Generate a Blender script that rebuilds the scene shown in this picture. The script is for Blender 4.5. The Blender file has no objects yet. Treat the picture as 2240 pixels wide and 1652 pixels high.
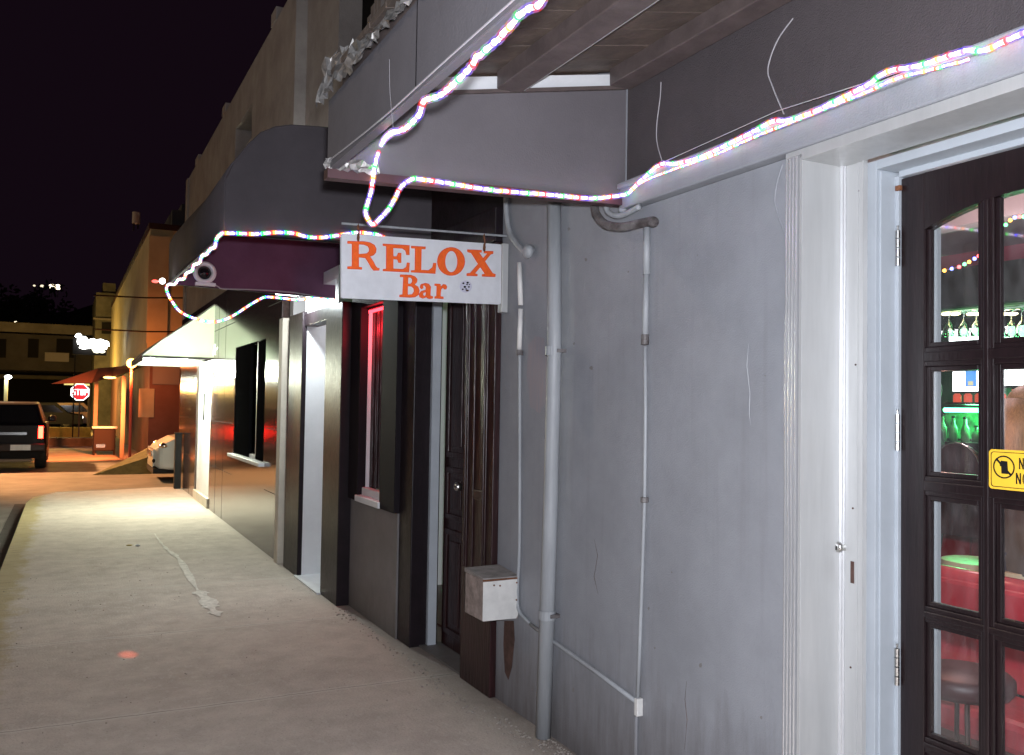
import bpy, math, random
from mathutils import Vector, Matrix
from mathutils.geometry import tessellate_polygon
random.seed(7)
SC = bpy.context.scene
COL = SC.collection
# ------------------------------------------------------------------ camera
F, CX, CY, H = 1942.0, 1120.0, 826.0, 1.5        # calibrated on a 2240x1652 view of the photograph
def cv(px, py): return Vector((px-CX, -(py-CY), -F))
dY = cv(145, 874).normalized()
dZ = cv(1145, 890).cross(cv(145, 874)).normalized()
if dZ.y < 0: dZ = -dZ
dX = dY.cross(dZ)
R = Matrix((dX, dY, dZ))
CAM = Vector((0, 0, H))
def onx(px, py, X): d = R @ cv(px, py); return CAM + d*(X/d.x)
def ony(px, py, Y): d = R @ cv(px, py); return CAM + d*(Y/d.y)
def onz(px, py, Z=0.0): d = R @ cv(px, py); return CAM + d*((Z-H)/d.z)
cam = bpy.data.cameras.new('camera'); co = bpy.data.objects.new('camera', cam); COL.objects.link(co)
cam.sensor_fit = 'HORIZONTAL'; cam.sensor_width = 36.0; cam.lens = 36.0*F/2240.0
cam.clip_start = 0.05; cam.clip_end = 2000
co.matrix_world = Matrix.Translation(CAM) @ R.to_4x4()
SC.camera = co
# ------------------------------------------------------------------ world, exposure
w = bpy.data.worlds.new('World'); SC.world = w; w.use_nodes = True
bg = w.node_tree.nodes['Background']; bg.inputs[0].default_value = (0.55, 0.26, 0.52, 1); bg.inputs[1].default_value = 0.0075
SC.view_settings.view_transform = 'Standard'; SC.view_settings.look = 'None'
SC.view_settings.exposure = 0.45; SC.view_settings.gamma = 1
SC.cycles.use_denoising = True; SC.cycles.max_bounces = 6; SC.cycles.diffuse_bounces = 3; SC.cycles.glossy_bounces = 3
SC.cycles.transmission_bounces = 5; SC.cycles.transparent_max_bounces = 10
SC.cycles.sample_clamp_indirect = 4.0; SC.cycles.caustics_reflective = False; SC.cycles.caustics_refractive = False
def light(name, kind, loc, power, color, radius=0.05, parent=None, target=None, spot=None, blend=0.5):
    l = bpy.data.lights.new(name, kind); l.energy = power; l.color = color
    if kind == 'AREA': l.size = radius
    else: l.shadow_soft_size = radius
    o = bpy.data.objects.new(name, l); COL.objects.link(o)
    if parent:
        o.parent = parent; o.location = Vector(loc) - parent.location
    else: o.location = loc
    if target is not None:
        o.rotation_euler = (Vector(target)-Vector(loc)).to_track_quat('-Z', 'Y').to_euler()
    if spot: l.spot_size = math.radians(spot); l.spot_blend = blend
    return o
# the photographer's flash, on top of the camera
light('camera_flash', 'POINT', CAM+Vector((0.02, 0.0, 0.10)), 385, (0.90, 0.92, 1.0), 0.03)

# ------------------------------------------------------------------ mesh helpers
class MB:
    def __init__(s): s.v = []; s.f = []; s.m = []
    def add(s, vs, fs, mi=0):
        n = len(s.v); s.v += [Vector(a) for a in vs]; s.f += [[i+n for i in f] for f in fs]; s.m += [mi]*len(fs); return s
    def box(s, x0, x1, y0, y1, z0, z1, mi=0):
        return s.add([(x0,y0,z0),(x1,y0,z0),(x1,y1,z0),(x0,y1,z0),(x0,y0,z1),(x1,y0,z1),(x1,y1,z1),(x0,y1,z1)],
            [(0,3,2,1),(4,5,6,7),(0,1,5,4),(1,2,6,5),(2,3,7,6),(3,0,4,7)], mi)
    def hexa(s, p, mi=0):      # 8 points, bottom four then top four
        return s.add(p, [(0,3,2,1),(4,5,6,7),(0,1,5,4),(1,2,6,5),(2,3,7,6),(3,0,4,7)], mi)
    def prism(s, poly, d, mi=0, holes=()):     # poly: 3D points in a plane, d: extrusion vector
        loops = [[Vector(p) for p in poly]] + [[Vector(p) for p in h] for h in holes]
        flat = [p for l in loops for p in l]; n = len(flat); d = Vector(d)
        tri = tessellate_polygon(loops)
        fs = [tuple(t) for t in tri] + [tuple(i+n for i in reversed(t)) for t in tri]
        k = 0
        for l in loops:
            m = len(l)
            for i in range(m): fs.append((k+i, k+(i+1) % m, n+k+(i+1) % m, n+k+i))
            k += m
        return s.add(flat+[p+d for p in flat], fs, mi)
    def tube(s, pts, r, n=8, mi=0, cap=True, cols=None):
        pts = [Vector(p) for p in pts]; m = len(pts); vs = []; fs = []
        up = None
        for i, p in enumerate(pts):
            t = (pts[min(i+1, m-1)]-pts[max(i-1, 0)]).normalized()
            if up is None: up = Vector((0,0,1)) if abs(t.z) < .9 else Vector((1,0,0))
            a = t.cross(up).normalized(); b = a.cross(t).normalized(); up = b
            rr = r[i] if isinstance(r, (list, tuple)) else r
            for k in range(n):
                an = 2*math.pi*k/n; vs.append(p+a*math.cos(an)*rr+b*math.sin(an)*rr)
        base = len(s.v); s.v += vs
        for i in range(m-1):
            for k in range(n):
                s.f.append([base+i*n+k, base+i*n+(k+1) % n, base+(i+1)*n+(k+1) % n, base+(i+1)*n+k]); s.m.append(cols(i) if cols else mi)
        if cap:
            s.f.append([base+k for k in range(n)][::-1]); s.m.append(mi)
            s.f.append([base+(m-1)*n+k for k in range(n)]); s.m.append(mi)
        return s
    def lathe(s, c, prof, n=16, mi=0, axis='z'):
        c = Vector(c); vs = []; fs = []
        for r, z in prof:
            for k in range(n):
                a = 2*math.pi*k/n; x, y = r*math.cos(a), r*math.sin(a)
                vs.append(c + (Vector((x,y,z)) if axis == 'z' else Vector((x,z,y)) if axis == 'y' else Vector((z,x,y))))
        for i in range(len(prof)-1):
            for k in range(n): fs.append((i*n+k, i*n+(k+1) % n, (i+1)*n+(k+1) % n, (i+1)*n+k))
        return s.add(vs, fs, mi)
    def ball(s, c, r, n=10, sc=(1,1,1), mi=0):
        prof = [(r*math.sin(math.pi*i/n)+1e-5, -r*math.cos(math.pi*i/n)) for i in range(n+1)]
        k = len(s.v); s.lathe((0,0,0), prof, n+2, mi)
        for i in range(k, len(s.v)): s.v[i] = Vector((s.v[i].x*sc[0], s.v[i].y*sc[1], s.v[i].z*sc[2])) + Vector(c)
        return s
    def build(s, name, mats, parent=None, smooth=False, bevel=0):
        me = bpy.data.meshes.new(name)
        off = world_loc(parent) if parent else Vector((0,0,0))
        me.from_pydata([tuple(v-off) for v in s.v], [], s.f)
        if not isinstance(mats, (list, tuple)): mats = [mats]
        for m in mats: me.materials.append(m)
        if len(mats) > 1: me.polygons.foreach_set('material_index', s.m)
        if smooth: me.polygons.foreach_set('use_smooth', [True]*len(me.polygons))
        me.update()
        o = bpy.data.objects.new(name, me); COL.objects.link(o)
        if parent: o.parent = parent
        if bevel:
            b = o.modifiers.new('bevel', 'BEVEL'); b.width = bevel; b.segments = 2; b.limit_method = 'ANGLE'
        return o
def world_loc(o):
    v = Vector((0,0,0))
    while o is not None: v += o.location; o = o.parent
    return v
def tag(o, label=None, cat=None, group=None, kind=None):
    if label: o['label'] = label
    if cat: o['category'] = cat
    if group: o['group'] = group
    if kind: o['kind'] = kind
    return o
def thing(name, loc, label, cat, group=None):
    o = bpy.data.objects.new(name, None); o.empty_display_size = .1; COL.objects.link(o); o.location = Vector(loc)
    return tag(o, label, cat, group)
def copy_tree(o, parent=None):
    c = o.copy(); COL.objects.link(c); c.parent = parent
    for ch in [x for x in bpy.data.objects if x.parent == o]: copy_tree(ch, c)
    return c
def smoothpath(pts, sub=8):
    pts = [Vector(p) for p in pts]; out = []
    for i in range(len(pts)-1):
        p0 = pts[max(i-1,0)]; p1 = pts[i]; p2 = pts[i+1]; p3 = pts[min(i+2, len(pts)-1)]
        for k in range(sub):
            t = k/sub
            out.append(.5*((2*p1)+(p2-p0)*t+(2*p0-5*p1+4*p2-p3)*t*t+(-p0+3*p1-3*p2+p3)*t**3))
    out.append(pts[-1]); return out
def resample(pts, step):
    out = [pts[0]]; acc = 0
    for a, b in zip(pts, pts[1:]):
        L = (b-a).length
        while acc+L >= step:
            t = (step-acc)/L; a = a.lerp(b, t); out.append(a.copy()); L = (b-a).length; acc = 0
        acc += L
    return out

# ------------------------------------------------------------------ materials
def mat(name, col, rough=0.6, metal=0, var=0.0, scale=6, bump=0.0, bscale=80, spec=0.5, col2=None, coat=0, streak=False, sheen=0):
    m = bpy.data.materials.new(name); m.use_nodes = True; nt = m.node_tree; N = nt.nodes; L = nt.links
    b = N['Principled BSDF']; b.inputs['Base Color'].default_value = (*col, 1)
    b.inputs['Roughness'].default_value = rough; b.inputs['Metallic'].default_value = metal
    b.inputs['Specular IOR Level'].default_value = spec; b.inputs['Coat Weight'].default_value = coat
    if var or col2 or bump:
        tc = N.new('ShaderNodeNewGeometry'); mp = N.new('ShaderNodeMapping'); L.new(tc.outputs['Position'], mp.inputs[0])
        if streak: mp.inputs['Scale'].default_value = (3.5, 3.5, .35)
    if var or col2:
        n = N.new('ShaderNodeTexNoise'); n.inputs['Scale'].default_value = scale; n.inputs['Detail'].default_value = 6; n.inputs['Roughness'].default_value = .65
        L.new(mp.outputs[0], n.inputs['Vector'])
        r = N.new('ShaderNodeValToRGB'); r.color_ramp.elements[0].position = .35; r.color_ramp.elements[1].position = .68
        c2 = col2 or tuple(max(0, c*(1-var)) for c in col); c1 = col if col2 else tuple(min(1, c*(1+var*.6)) for c in col)
        r.color_ramp.elements[0].color = (*c2, 1); r.color_ramp.elements[1].color = (*c1, 1)
        L.new(n.outputs['Fac'], r.inputs[0]); L.new(r.outputs[0], b.inputs['Base Color'])
        rr = N.new('ShaderNodeMapRange'); rr.inputs[3].default_value = min(1, rough*1.25); rr.inputs[4].default_value = rough*.8
        L.new(n.outputs['Fac'], rr.inputs[0]); L.new(rr.outputs[0], b.inputs['Roughness'])
    if bump:
        n2 = N.new('ShaderNodeTexNoise'); n2.inputs['Scale'].default_value = bscale; n2.inputs['Detail'].default_value = 4
        L.new(mp.outputs[0], n2.inputs['Vector']); bp = N.new('ShaderNodeBump'); bp.inputs['Strength'].default_value = bump; bp.inputs['Distance'].default_value = .01
        L.new(n2.outputs['Fac'], bp.inputs['Height']); L.new(bp.outputs[0], b.inputs['Normal'])
    return m
def emis(name, col, strength):
    m = bpy.data.materials.new(name); m.use_nodes = True; b = m.node_tree.nodes['Principled BSDF']
    b.inputs['Base Color'].default_value = (*[c*.5 for c in col], 1); b.inputs['Emission Color'].default_value = (*col, 1); b.inputs['Emission Strength'].default_value = strength
    return m
def glassmat(name, tint=(1,1,1), rough=0.0, mix=0.1):
    m = bpy.data.materials.new(name); m.use_nodes = True; nt = m.node_tree; N = nt.nodes; L = nt.links
    N.remove(N['Principled BSDF']); out = N['Material Output']
    t = N.new('ShaderNodeBsdfTransparent'); t.inputs[0].default_value = (*tint, 1)
    g = N.new('ShaderNodeBsdfGlossy'); g.inputs['Roughness'].default_value = rough
    fr = N.new('ShaderNodeFresnel'); fr.inputs[0].default_value = 1.45
    ad = N.new('ShaderNodeMath'); ad.operation = 'ADD'; ad.inputs[1].default_value = mix
    mx = N.new('ShaderNodeMixShader'); L.new(fr.outputs[0], ad.inputs[0]); L.new(ad.outputs[0], mx.inputs[0]); L.new(t.outputs[0], mx.inputs[1]); L.new(g.outputs[0], mx.inputs[2]); L.new(mx.outputs[0], out.inputs[0])
    return m
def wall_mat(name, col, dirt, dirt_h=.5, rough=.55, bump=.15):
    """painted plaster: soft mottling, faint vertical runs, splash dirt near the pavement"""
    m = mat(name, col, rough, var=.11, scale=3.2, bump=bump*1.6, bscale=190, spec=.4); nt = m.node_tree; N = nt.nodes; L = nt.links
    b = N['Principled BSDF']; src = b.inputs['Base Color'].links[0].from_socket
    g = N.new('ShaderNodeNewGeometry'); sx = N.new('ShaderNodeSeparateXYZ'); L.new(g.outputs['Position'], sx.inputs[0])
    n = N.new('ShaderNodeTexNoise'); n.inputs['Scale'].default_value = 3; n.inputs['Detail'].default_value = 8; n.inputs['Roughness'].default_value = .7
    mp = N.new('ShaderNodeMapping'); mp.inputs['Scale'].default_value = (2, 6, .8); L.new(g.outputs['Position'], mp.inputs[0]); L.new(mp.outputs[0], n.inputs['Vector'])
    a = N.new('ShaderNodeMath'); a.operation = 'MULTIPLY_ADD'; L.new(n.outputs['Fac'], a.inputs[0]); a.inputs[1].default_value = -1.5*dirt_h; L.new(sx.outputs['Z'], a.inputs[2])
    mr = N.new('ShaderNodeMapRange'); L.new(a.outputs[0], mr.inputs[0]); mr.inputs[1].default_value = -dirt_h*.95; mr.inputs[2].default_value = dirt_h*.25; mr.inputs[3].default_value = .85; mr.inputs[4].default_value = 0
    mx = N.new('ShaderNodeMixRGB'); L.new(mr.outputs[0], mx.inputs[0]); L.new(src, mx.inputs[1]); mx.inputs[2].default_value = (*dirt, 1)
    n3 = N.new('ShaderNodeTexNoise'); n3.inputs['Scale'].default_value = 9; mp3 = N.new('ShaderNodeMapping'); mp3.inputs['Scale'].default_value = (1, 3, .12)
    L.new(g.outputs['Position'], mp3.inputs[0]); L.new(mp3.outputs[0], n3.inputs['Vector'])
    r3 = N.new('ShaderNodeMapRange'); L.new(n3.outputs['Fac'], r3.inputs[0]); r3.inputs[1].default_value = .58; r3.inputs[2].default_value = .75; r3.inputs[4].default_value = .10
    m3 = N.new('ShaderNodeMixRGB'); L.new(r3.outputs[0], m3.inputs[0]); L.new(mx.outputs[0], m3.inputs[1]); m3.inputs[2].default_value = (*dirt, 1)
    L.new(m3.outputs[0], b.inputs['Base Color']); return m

M = {}
M['greywall'] = wall_mat('grey painted plaster', (.275,.288,.315), (.09,.075,.07), .5)
M['lowwall'] = wall_mat('grey plinth plaster', (.20,.19,.19), (.11,.10,.09), .3)
M['stucco'] = mat('weathered brown stucco', (.36,.32,.29), .9, var=.25, scale=2.5, bump=.5, bscale=60, col2=(.25,.215,.20))
M['darkpaint'] = mat('dark brown gloss paint', (.016,.011,.014), .40, var=.3, scale=9, bump=.2, bscale=24, spec=.22)
M['darkwood'] = mat('dark varnished wood', (.028,.010,.011), .34, spec=.35, var=.5, scale=14, streak=True, bump=.3, bscale=22)
M['doorwood'] = mat('mahogany stained wood', (.013,.007,.008), .32, var=.35, scale=16, streak=True, bump=.08, bscale=50)
M['reveal'] = mat('pale blue grey reveal paint', (.42,.46,.50), .6, var=.08, bump=.1)
M['white'] = mat('white paint', (.72,.74,.76), .5, var=.07, scale=4, bump=.08)
M['framewhite'] = mat('pale grey door frame paint', (.40,.44,.48), .45, var=.07, scale=5, bump=.06)
M['alu'] = mat('brushed aluminium', (.52,.53,.53), .42, metal=.35, var=.08, scale=5, streak=True)
M['alubright'] = mat('bright aluminium edge', (.85,.86,.88), .25, metal=.7)
M['steel'] = mat('hinge steel', (.6,.6,.58), .3, metal=1)
M['granite'] = mat('polished dark granite tile', (.055,.036,.032), .13, var=.35, scale=40, spec=.85)
M['pilaster'] = mat('cream plaster pilaster', (.55,.50,.42), .7, var=.12)
M['fascia'] = mat('grey painted fascia board', (.13,.125,.14), .6, var=.12, scale=3, bump=.15, bscale=120)
M['panel'] = mat('grey painted plywood', (.125,.115,.125), .65, var=.10, scale=3, bump=.1, bscale=150)
M['boards'] = mat('brown roof boards', (.115,.088,.072), .6, var=.35, scale=7, bump=.3, bscale=40)
M['purlin'] = mat('brown painted rafter', (.105,.082,.078), .5, var=.25, scale=10, bump=.2, bscale=50)
M['tin'] = mat('crumpled roofing tin', (.30,.29,.28), .45, metal=.6, var=.5, scale=25)
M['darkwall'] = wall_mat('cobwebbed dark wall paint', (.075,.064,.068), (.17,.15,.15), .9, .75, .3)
M['canvas'] = mat('charcoal awning canvas', (.066,.058,.066), .85, var=.12, scale=3, bump=.2, bscale=300)
M['canvasin'] = mat('magenta lit awning lining', (.11,.04,.085), .85, var=.15, scale=4, bump=.2, bscale=300)  # magenta light of the rope put into the lining colour
M['pipe'] = mat('grey painted pipe', (.33,.35,.37), .5, var=.15, scale=8, streak=True)
M['pipewhite'] = mat('bare white pipe', (.75,.74,.72), .5, var=.05)
M['pipegrime'] = mat('grimy drain pipe', (.20,.19,.19), .6, var=.6, scale=18, col2=(.05,.04,.04))
M['boxfront'] = mat('white meter box lid', (.66,.66,.64), .55, var=.12, scale=14, bump=.1)
M['boxside'] = mat('weathered meter box', (.33,.27,.25), .7, var=.4, scale=16, bump=.3, bscale=60)
M['boxtop'] = mat('dusty box top', (.26,.24,.23), .75, var=.3, scale=16)
M['rust'] = mat('rust', (.16,.06,.025), .9, var=.5, scale=60)
M['stain'] = mat('rust brown stain', (.085,.045,.035), .8, var=.4, scale=18)
M['peach'] = mat('peach scuff', (.42,.27,.20), .6, col2=(.30,.27,.28), scale=12, streak=True)
M['signboard'] = mat('white sign panel', (.70,.72,.76), .55, var=.10, scale=8)
M['orange'] = mat('orange letter paint', (.95,.14,.02), .55, var=.12, scale=50)
M['redline'] = mat('red letter outline', (.72,.03,.01), .55)
M['black'] = mat('black', (.010,.009,.010), .7, spec=.15)
M['blackgloss'] = mat('black car paint', (.007,.005,.008), .45, spec=.15, coat=.0)
M['rubber'] = mat('tyre rubber', (.012,.012,.012), .8)
M['carglass'] = mat('dark car glass', (.01,.01,.012), .06, spec=.7)
M['chrome'] = mat('chrome', (.7,.7,.7), .15, metal=1)
M['whitepaint'] = mat('white car paint', (.45,.46,.45), .3, coat=.5)
M['cable'] = mat('grey cable', (.35,.34,.36), .5)
M['concrete_far'] = mat('far concrete', (.15,.13,.10), .9, var=.25, scale=1.5)
M['farwall'] = mat('far building wall', (.050,.042,.038), .9, var=.35, scale=.6)
M['fardark'] = mat('far dark opening', (.012,.011,.011), .9, spec=.05)
M['yellowwall'] = mat('yellow painted wall', (.40,.34,.20), .85, var=.15, scale=.8)
M['redwall'] = mat('dull red wall', (.17,.07,.05), .85, var=.2, scale=1.2)
M['redroof'] = mat('red tile roof', (.022,.006,.005), .8, var=.3, scale=2)
M['creamnotice'] = mat('cream notice board', (.40,.32,.20), .7, var=.1, scale=3)
M['yellowpaint'] = mat('worn yellow paint', (.50,.36,.06), .8, var=.3, scale=3)
M['bark'] = mat('bark', (.06,.045,.03), .9, var=.4, scale=8)
M['hill'] = mat('dark wooded hillside', (.035,.045,.03), 1, var=.5, scale=.02)
M['greyroof'] = mat('greenish white canopy sheet', (.74,.80,.70), .55, var=.06, scale=5)

# pavement: brushed concrete with joints, stains, worn yellow kerb paint
def pavement_mat():
    m = mat('worn concrete pavement', (.48,.415,.365), .82, var=.14, scale=5.0, bump=.45, bscale=70); nt = m.node_tree; N = nt.nodes; L = nt.links
    b = N['Principled BSDF']; src = b.inputs['Base Color'].links[0].from_socket
    g = N.new('ShaderNodeNewGeometry'); sx = N.new('ShaderNodeSeparateXYZ'); L.new(g.outputs['Position'], sx.inputs[0])
    def noise(scale, vec=None, detail=8, rough=.7):
        n = N.new('ShaderNodeTexNoise'); n.inputs['Scale'].default_value = scale; n.inputs['Detail'].default_value = detail; n.inputs['Roughness'].default_value = rough
        mp = N.new('ShaderNodeMapping'); L.new(g.outputs['Position'], mp.inputs[0])
        if vec: mp.inputs['Scale'].default_value = vec
        L.new(mp.outputs[0], n.inputs['Vector']); return n
    def mrange(sock, a, b_, c, d):
        r = N.new('ShaderNodeMapRange'); L.new(sock, r.inputs[0]); r.inputs[1].default_value = a; r.inputs[2].default_value = b_; r.inputs[3].default_value = c; r.inputs[4].default_value = d; return r.outputs[0]
    def mix(fac, a, colr, mode='MIX'):
        x = N.new('ShaderNodeMixRGB'); x.blend_type = mode; L.new(fac, x.inputs[0]); L.new(a, x.inputs[1])
        if isinstance(colr, tuple): x.inputs[2].default_value = (*colr, 1)
        else: L.new(colr, x.inputs[2])
        return x.outputs[0]
    n1 = noise(1.1); c = mix(mrange(n1.outputs['Fac'], .45, .72, 0, .40), src, (.24,.205,.18))
    n2 = noise(26, (1, .5, 1), 3); c = mix(mrange(n2.outputs['Fac'], .54, .68, 0, .5), c, (.52,.48,.43))
    n4 = noise(90, None, 2); c = mix(mrange(n4.outputs['Fac'], .6, .72, 0, .5), c, (.13,.12,.11))
    # transverse joints every 1.55 m, wobbling a little
    nj = noise(5, None, 3)
    yj = N.new('ShaderNodeMath'); yj.operation = 'MULTIPLY_ADD'; L.new(nj.outputs['Fac'], yj.inputs[0]); yj.inputs[1].default_value = .05; L.new(sx.outputs['Y'], yj.inputs[2])
    md = N.new('ShaderNodeMath'); md.operation = 'PINGPONG'; L.new(yj.outputs[0], md.inputs[0]); md.inputs[1].default_value = .775
    c = mix(mrange(md.outputs[0], .012, .035, .55, 0), c, (.56,.52,.47)); c = mix(mrange(md.outputs[0], .001, .006, .8, 0), c, (.14,.12,.10))
    # yellow along the kerb, worn away in patches
    ny = noise(4.5, (1, .6, 1)); ad = N.new('ShaderNodeMath'); ad.operation = 'MULTIPLY_ADD'; L.new(ny.outputs['Fac'], ad.inputs[0]); ad.inputs[1].default_value = .42; L.new(sx.outputs['X'], ad.inputs[2])
    c = mix(mrange(ad.outputs[0], -.14, -.02, .72, 0), c, (.30,.23,.07))
    nd = noise(7, (.5, 3, 1)); kd = mrange(sx.outputs['X'], -.46, -.12, .8, 0); mm = N.new('ShaderNodeMath'); mm.operation = 'MULTIPLY'; L.new(kd, mm.inputs[0]); L.new(mrange(nd.outputs['Fac'], .55, .66, 0, 1), mm.inputs[1])
    c = mix(mm.outputs[0], c, (.07,.055,.04))
    # grime against the wall
    nw = noise(5); wa = N.new('ShaderNodeMath'); wa.operation = 'MULTIPLY_ADD'; L.new(nw.outputs['Fac'], wa.inputs[0]); wa.inputs[1].default_value = .5; L.new(sx.outputs['X'], wa.inputs[2])
    c = mix(mrange(wa.outputs[0], 2.0, 2.32, 0, .75), c, (.09,.075,.065))
    L.new(c, b.inputs['Base Color']); return m
M['pavement'] = pavement_mat()
M['asphalt'] = mat('asphalt', (.13,.12,.11), .7, var=.3, scale=1.5, bump=.5, bscale=60)
M['patch'] = mat('pale cement smear', (.66,.63,.58), .85, var=.3, scale=20, bump=.3)

# ================================================================== THE SETTING
o = MB().box(-300, 300, -40, 700, -2, -.12).build('road', M['asphalt']); tag(o, kind='structure')
o = MB().prism([(-.46,-6,0),(2.4,-6,0),(2.4,16.3,0),(1.6,16.6,0),(-.1,16.0,0),(-.40,15.4,0),(-.46,14.6,0)], (0,0,-.2)).build('pavement', M['pavement'], bevel=.012); tag(o, kind='structure')
o = MB().box(-.66, -.455, -6, 15.6, -.3, -.114).build('kerb_shadow', mat('painted kerb shade', (.022,.018,.016), .9, var=.4, scale=6)); tag(o, kind='structure')  # dark strip paints in the shadow below the kerb edge
# cement smear running over the paving
path = [onz(*p, 0.0) for p in [(338,1168),(352,1188),(372,1208),(392,1224),(424,1278),(436,1296),(452,1312),(462,1330),(478,1348)]]
wid = [.012,.02,.03,.03,.02,.06,.07,.05,.015]
mb = MB(); vs = []
pp = smoothpath(path, 6)
for i, p in enumerate(pp):
    wv = wid[min(i//6, 8)]*random.uniform(.35, 1.25)
    vs += [(p.x-wv, p.y+random.uniform(-.02,.02), .004), (p.x+wv, p.y+random.uniform(-.02,.02), .004)]
mb.add(vs, [(2*i, 2*i+1, 2*i+3, 2*i+2) for i in range(len(pp)-1)])
o = mb.build('cement_smear', M['patch']); tag(o, kind='structure')
# hills
vs = []; nx = 60
for i in range(nx+1):
    x = -260+i*10; hgt = 46+14*math.sin(i*.23)+6*math.sin(i*.9)+random.uniform(-1.5,1.5)
    vs += [(x, 300, -3), (x, 345, hgt*.55+random.uniform(-2,2)), (x, 400, hgt)]
o = MB().add(vs, [(3*i+k, 3*i+3+k, 3*i+4+k, 3*i+1+k) for i in range(nx) for k in (0,1)]).build('hill', M['hill'], smooth=True); tag(o, kind='structure')

# ================================================================== BAR BUILDING (near wall, two doorways, a window, upper storey)
WX = 2.02
bar = thing('bar_building', (2.02, 3, 0), 'long grey plastered bar building with dark painted doorways and brown upper storey on the right', 'building')
mb = MB()
mb.box(WX, 2.30, 2.08, 3.02, 0, 2.30); mb.box(WX, 2.30, 3.02, 4.163, 0, 2.95)
mb.build('wall', M['greywall'], bar)
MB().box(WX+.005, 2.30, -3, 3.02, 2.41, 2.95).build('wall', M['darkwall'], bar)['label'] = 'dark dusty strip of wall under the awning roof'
MB().box(WX, 2.3, -3, 1.02, 0, 2.22).build('wall', M['greywall'], bar)
# plinth wall under the window, grey
MB().box(1.925, 2.2, 5.45, 6.50, 0, .80).build('wall', M['lowwall'], bar)['label'] = 'grey plinth under the window'
# upper wall with a dark window hole
UW = 1.96
wy0, wy1, wz0, wz1 = 6.05, 7.27, 4.25, 5.35
mb = MB()
mb.box(UW, 2.3, -3, wy0, 2.952, 6.6); mb.box(UW, 2.3, wy1, 8.40, 2.952, 5.6); mb.box(UW, 2.3, wy0, wy1, 2.952, wz0); mb.box(UW, 2.3, wy0, wy1, wz1, 6.6)
mb.build('upper_wall', M['stucco'], bar)
MB().box(2.05, 2.3, 4.165, 8.40, 2.55, 2.951).build('transom_board', M['darkpaint'], bar)
wn = MB().box(2.16, 2.20, wy0, wy1, wz0, wz1).build('window', M['fardark'], bar)
mb = MB()
for k in range(5):
    y = wy0+.02+k*.07; mb.box(UW-.02-.004*k, 2.12, y, y+.075, wz0-.02, wz0+.30-.055*k)
mb.build('broken_blocks', M['stucco'], bar)
# transom/wall dark zone over door and window
mb = MB(); mb.box(1.975, 2.30, 4.165, 6.50, 2.361, 2.545)
mb.build('header', M['darkpaint'], bar, bevel=.006)
# door posts (proud of the wall)
for (y0, y1, x0) in ((4.165, 4.55, 1.985), (5.22, 5.45, 1.935), (6.50, 6.97, 1.83), (7.72, 8.26, 1.822)):
    yc = (y0+y1)/2; xb = 1.862 if y1 > 8 else 2.12
    mb = MB(); mb.box(x0, xb, y0, y1, 0.0, 2.36 if y1 < 6 else 2.27 if y1 < 7 else 2.30)
    if y0 < 4.2:
        for yy in (4.51, 4.48, 4.40, 4.27, 4.24): mb.box(x0-.007, x0+.002, yy, yy+.012, .62, 2.355)
        mb.box(x0-.007, x0+.001, 4.282, 4.398, .60, .62); mb.box(x0-.007, x0+.001, 4.282, 4.398, 1.0, 1.05)
    mb.build('door_post', M['darkwood'] if y0 < 4.2 else M['darkpaint'], bar, bevel=.006)
# doorway 1: recessed panelled double door
MB().box(2.0, 2.7, 4.54, 5.24, -.05, .012).build('threshold', M['lowwall'], bar)
MB().box(2.045, 2.10, 5.19, 5.2195, .012, 2.36).build('reveal', M['reveal'], bar)
d = thing('double_door', (2.13, 4.85, 0), None, None); d.parent = bar; d.location = Vector((2.13, 4.85, 0))-bar.location
for (y0, y1) in ((4.40, 4.795), (4.805, 5.20)):
    mb = MB(); mb.box(2.14, 2.18, y0, y1, .015, 2.36)
    for (a, b_) in ((.12, .72), (.82, 1.1), (1.2, 2.25)):
        mb.box(2.128, 2.141, y0+.05, y0+.085, a, b_); mb.box(2.128, 2.141, y1-.085, y1-.05, a, b_)
        mb.box(2.127, 2.141, y0+.05, y1-.05, a-.02, a+.015); mb.box(2.127, 2.141, y0+.05, y1-.05, b_-.015, b_+.02)
        mb.box(2.132, 2.141, y0+.12, y1-.12, a+.05, b_-.05)
    mb.build('door_leaf', M['darkwood'], d, bevel=.004)
mb = MB(); mb.box(2.115, 2.14, 4.785, 4.815, .02, 2.35); mb.build('astragal', M['darkwood'], d, bevel=.005)
mb = MB(); mb.ball((2.09, 4.86, 1.02), .028); mb.tube([(2.14,4.86,1.02),(2.09,4.86,1.02)], .01); mb.build('handle', M['steel'], d, smooth=True)
# window 1 : dark frame, deep reveal, dark shutters, lit red from inside the recess
win = thing('window', (2.05, 6.0, .9), None, None); win.parent = bar; win.location = Vector((2.05, 6.0, .9))-bar.location
mb = MB(); mb.box(1.90, 1.96, 6.26, 6.50, .80, 2.36); mb.box(1.90, 1.96, 5.45, 5.76, .80, 2.36); mb.box(1.90, 1.96, 5.76, 6.26, 2.20, 2.36)
mb.build('frame', mat('matt black paint', (.012,.009,.012), .7, spec=.15), win, bevel=.005)
mb = MB(); mb.box(1.9605, 1.988, 6.258, 6.28, .84, 2.22); mb.box(1.9605, 1.988, 5.74, 5.76, .84, 2.22); mb.build('reveal', M['white'], win)
mb = MB(); mb.box(1.885, 2.12, 5.74, 6.275, .80, .845); mb.box(1.93, 1.984, 5.77, 6.25, .845, .90); mb.build('sill', M['white'], win, bevel=.005)
mb = MB()
for k in range(5):
    y = 5.77+k*.1; mb.box(1.995, 2.015, y, y+.094, .9, 2.2)
    mb.box(1.985, 1.996, y+.03, y+.06, .9, 2.2)
mb.build('shutter', M['darkwood'], win, bevel=.004)
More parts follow.
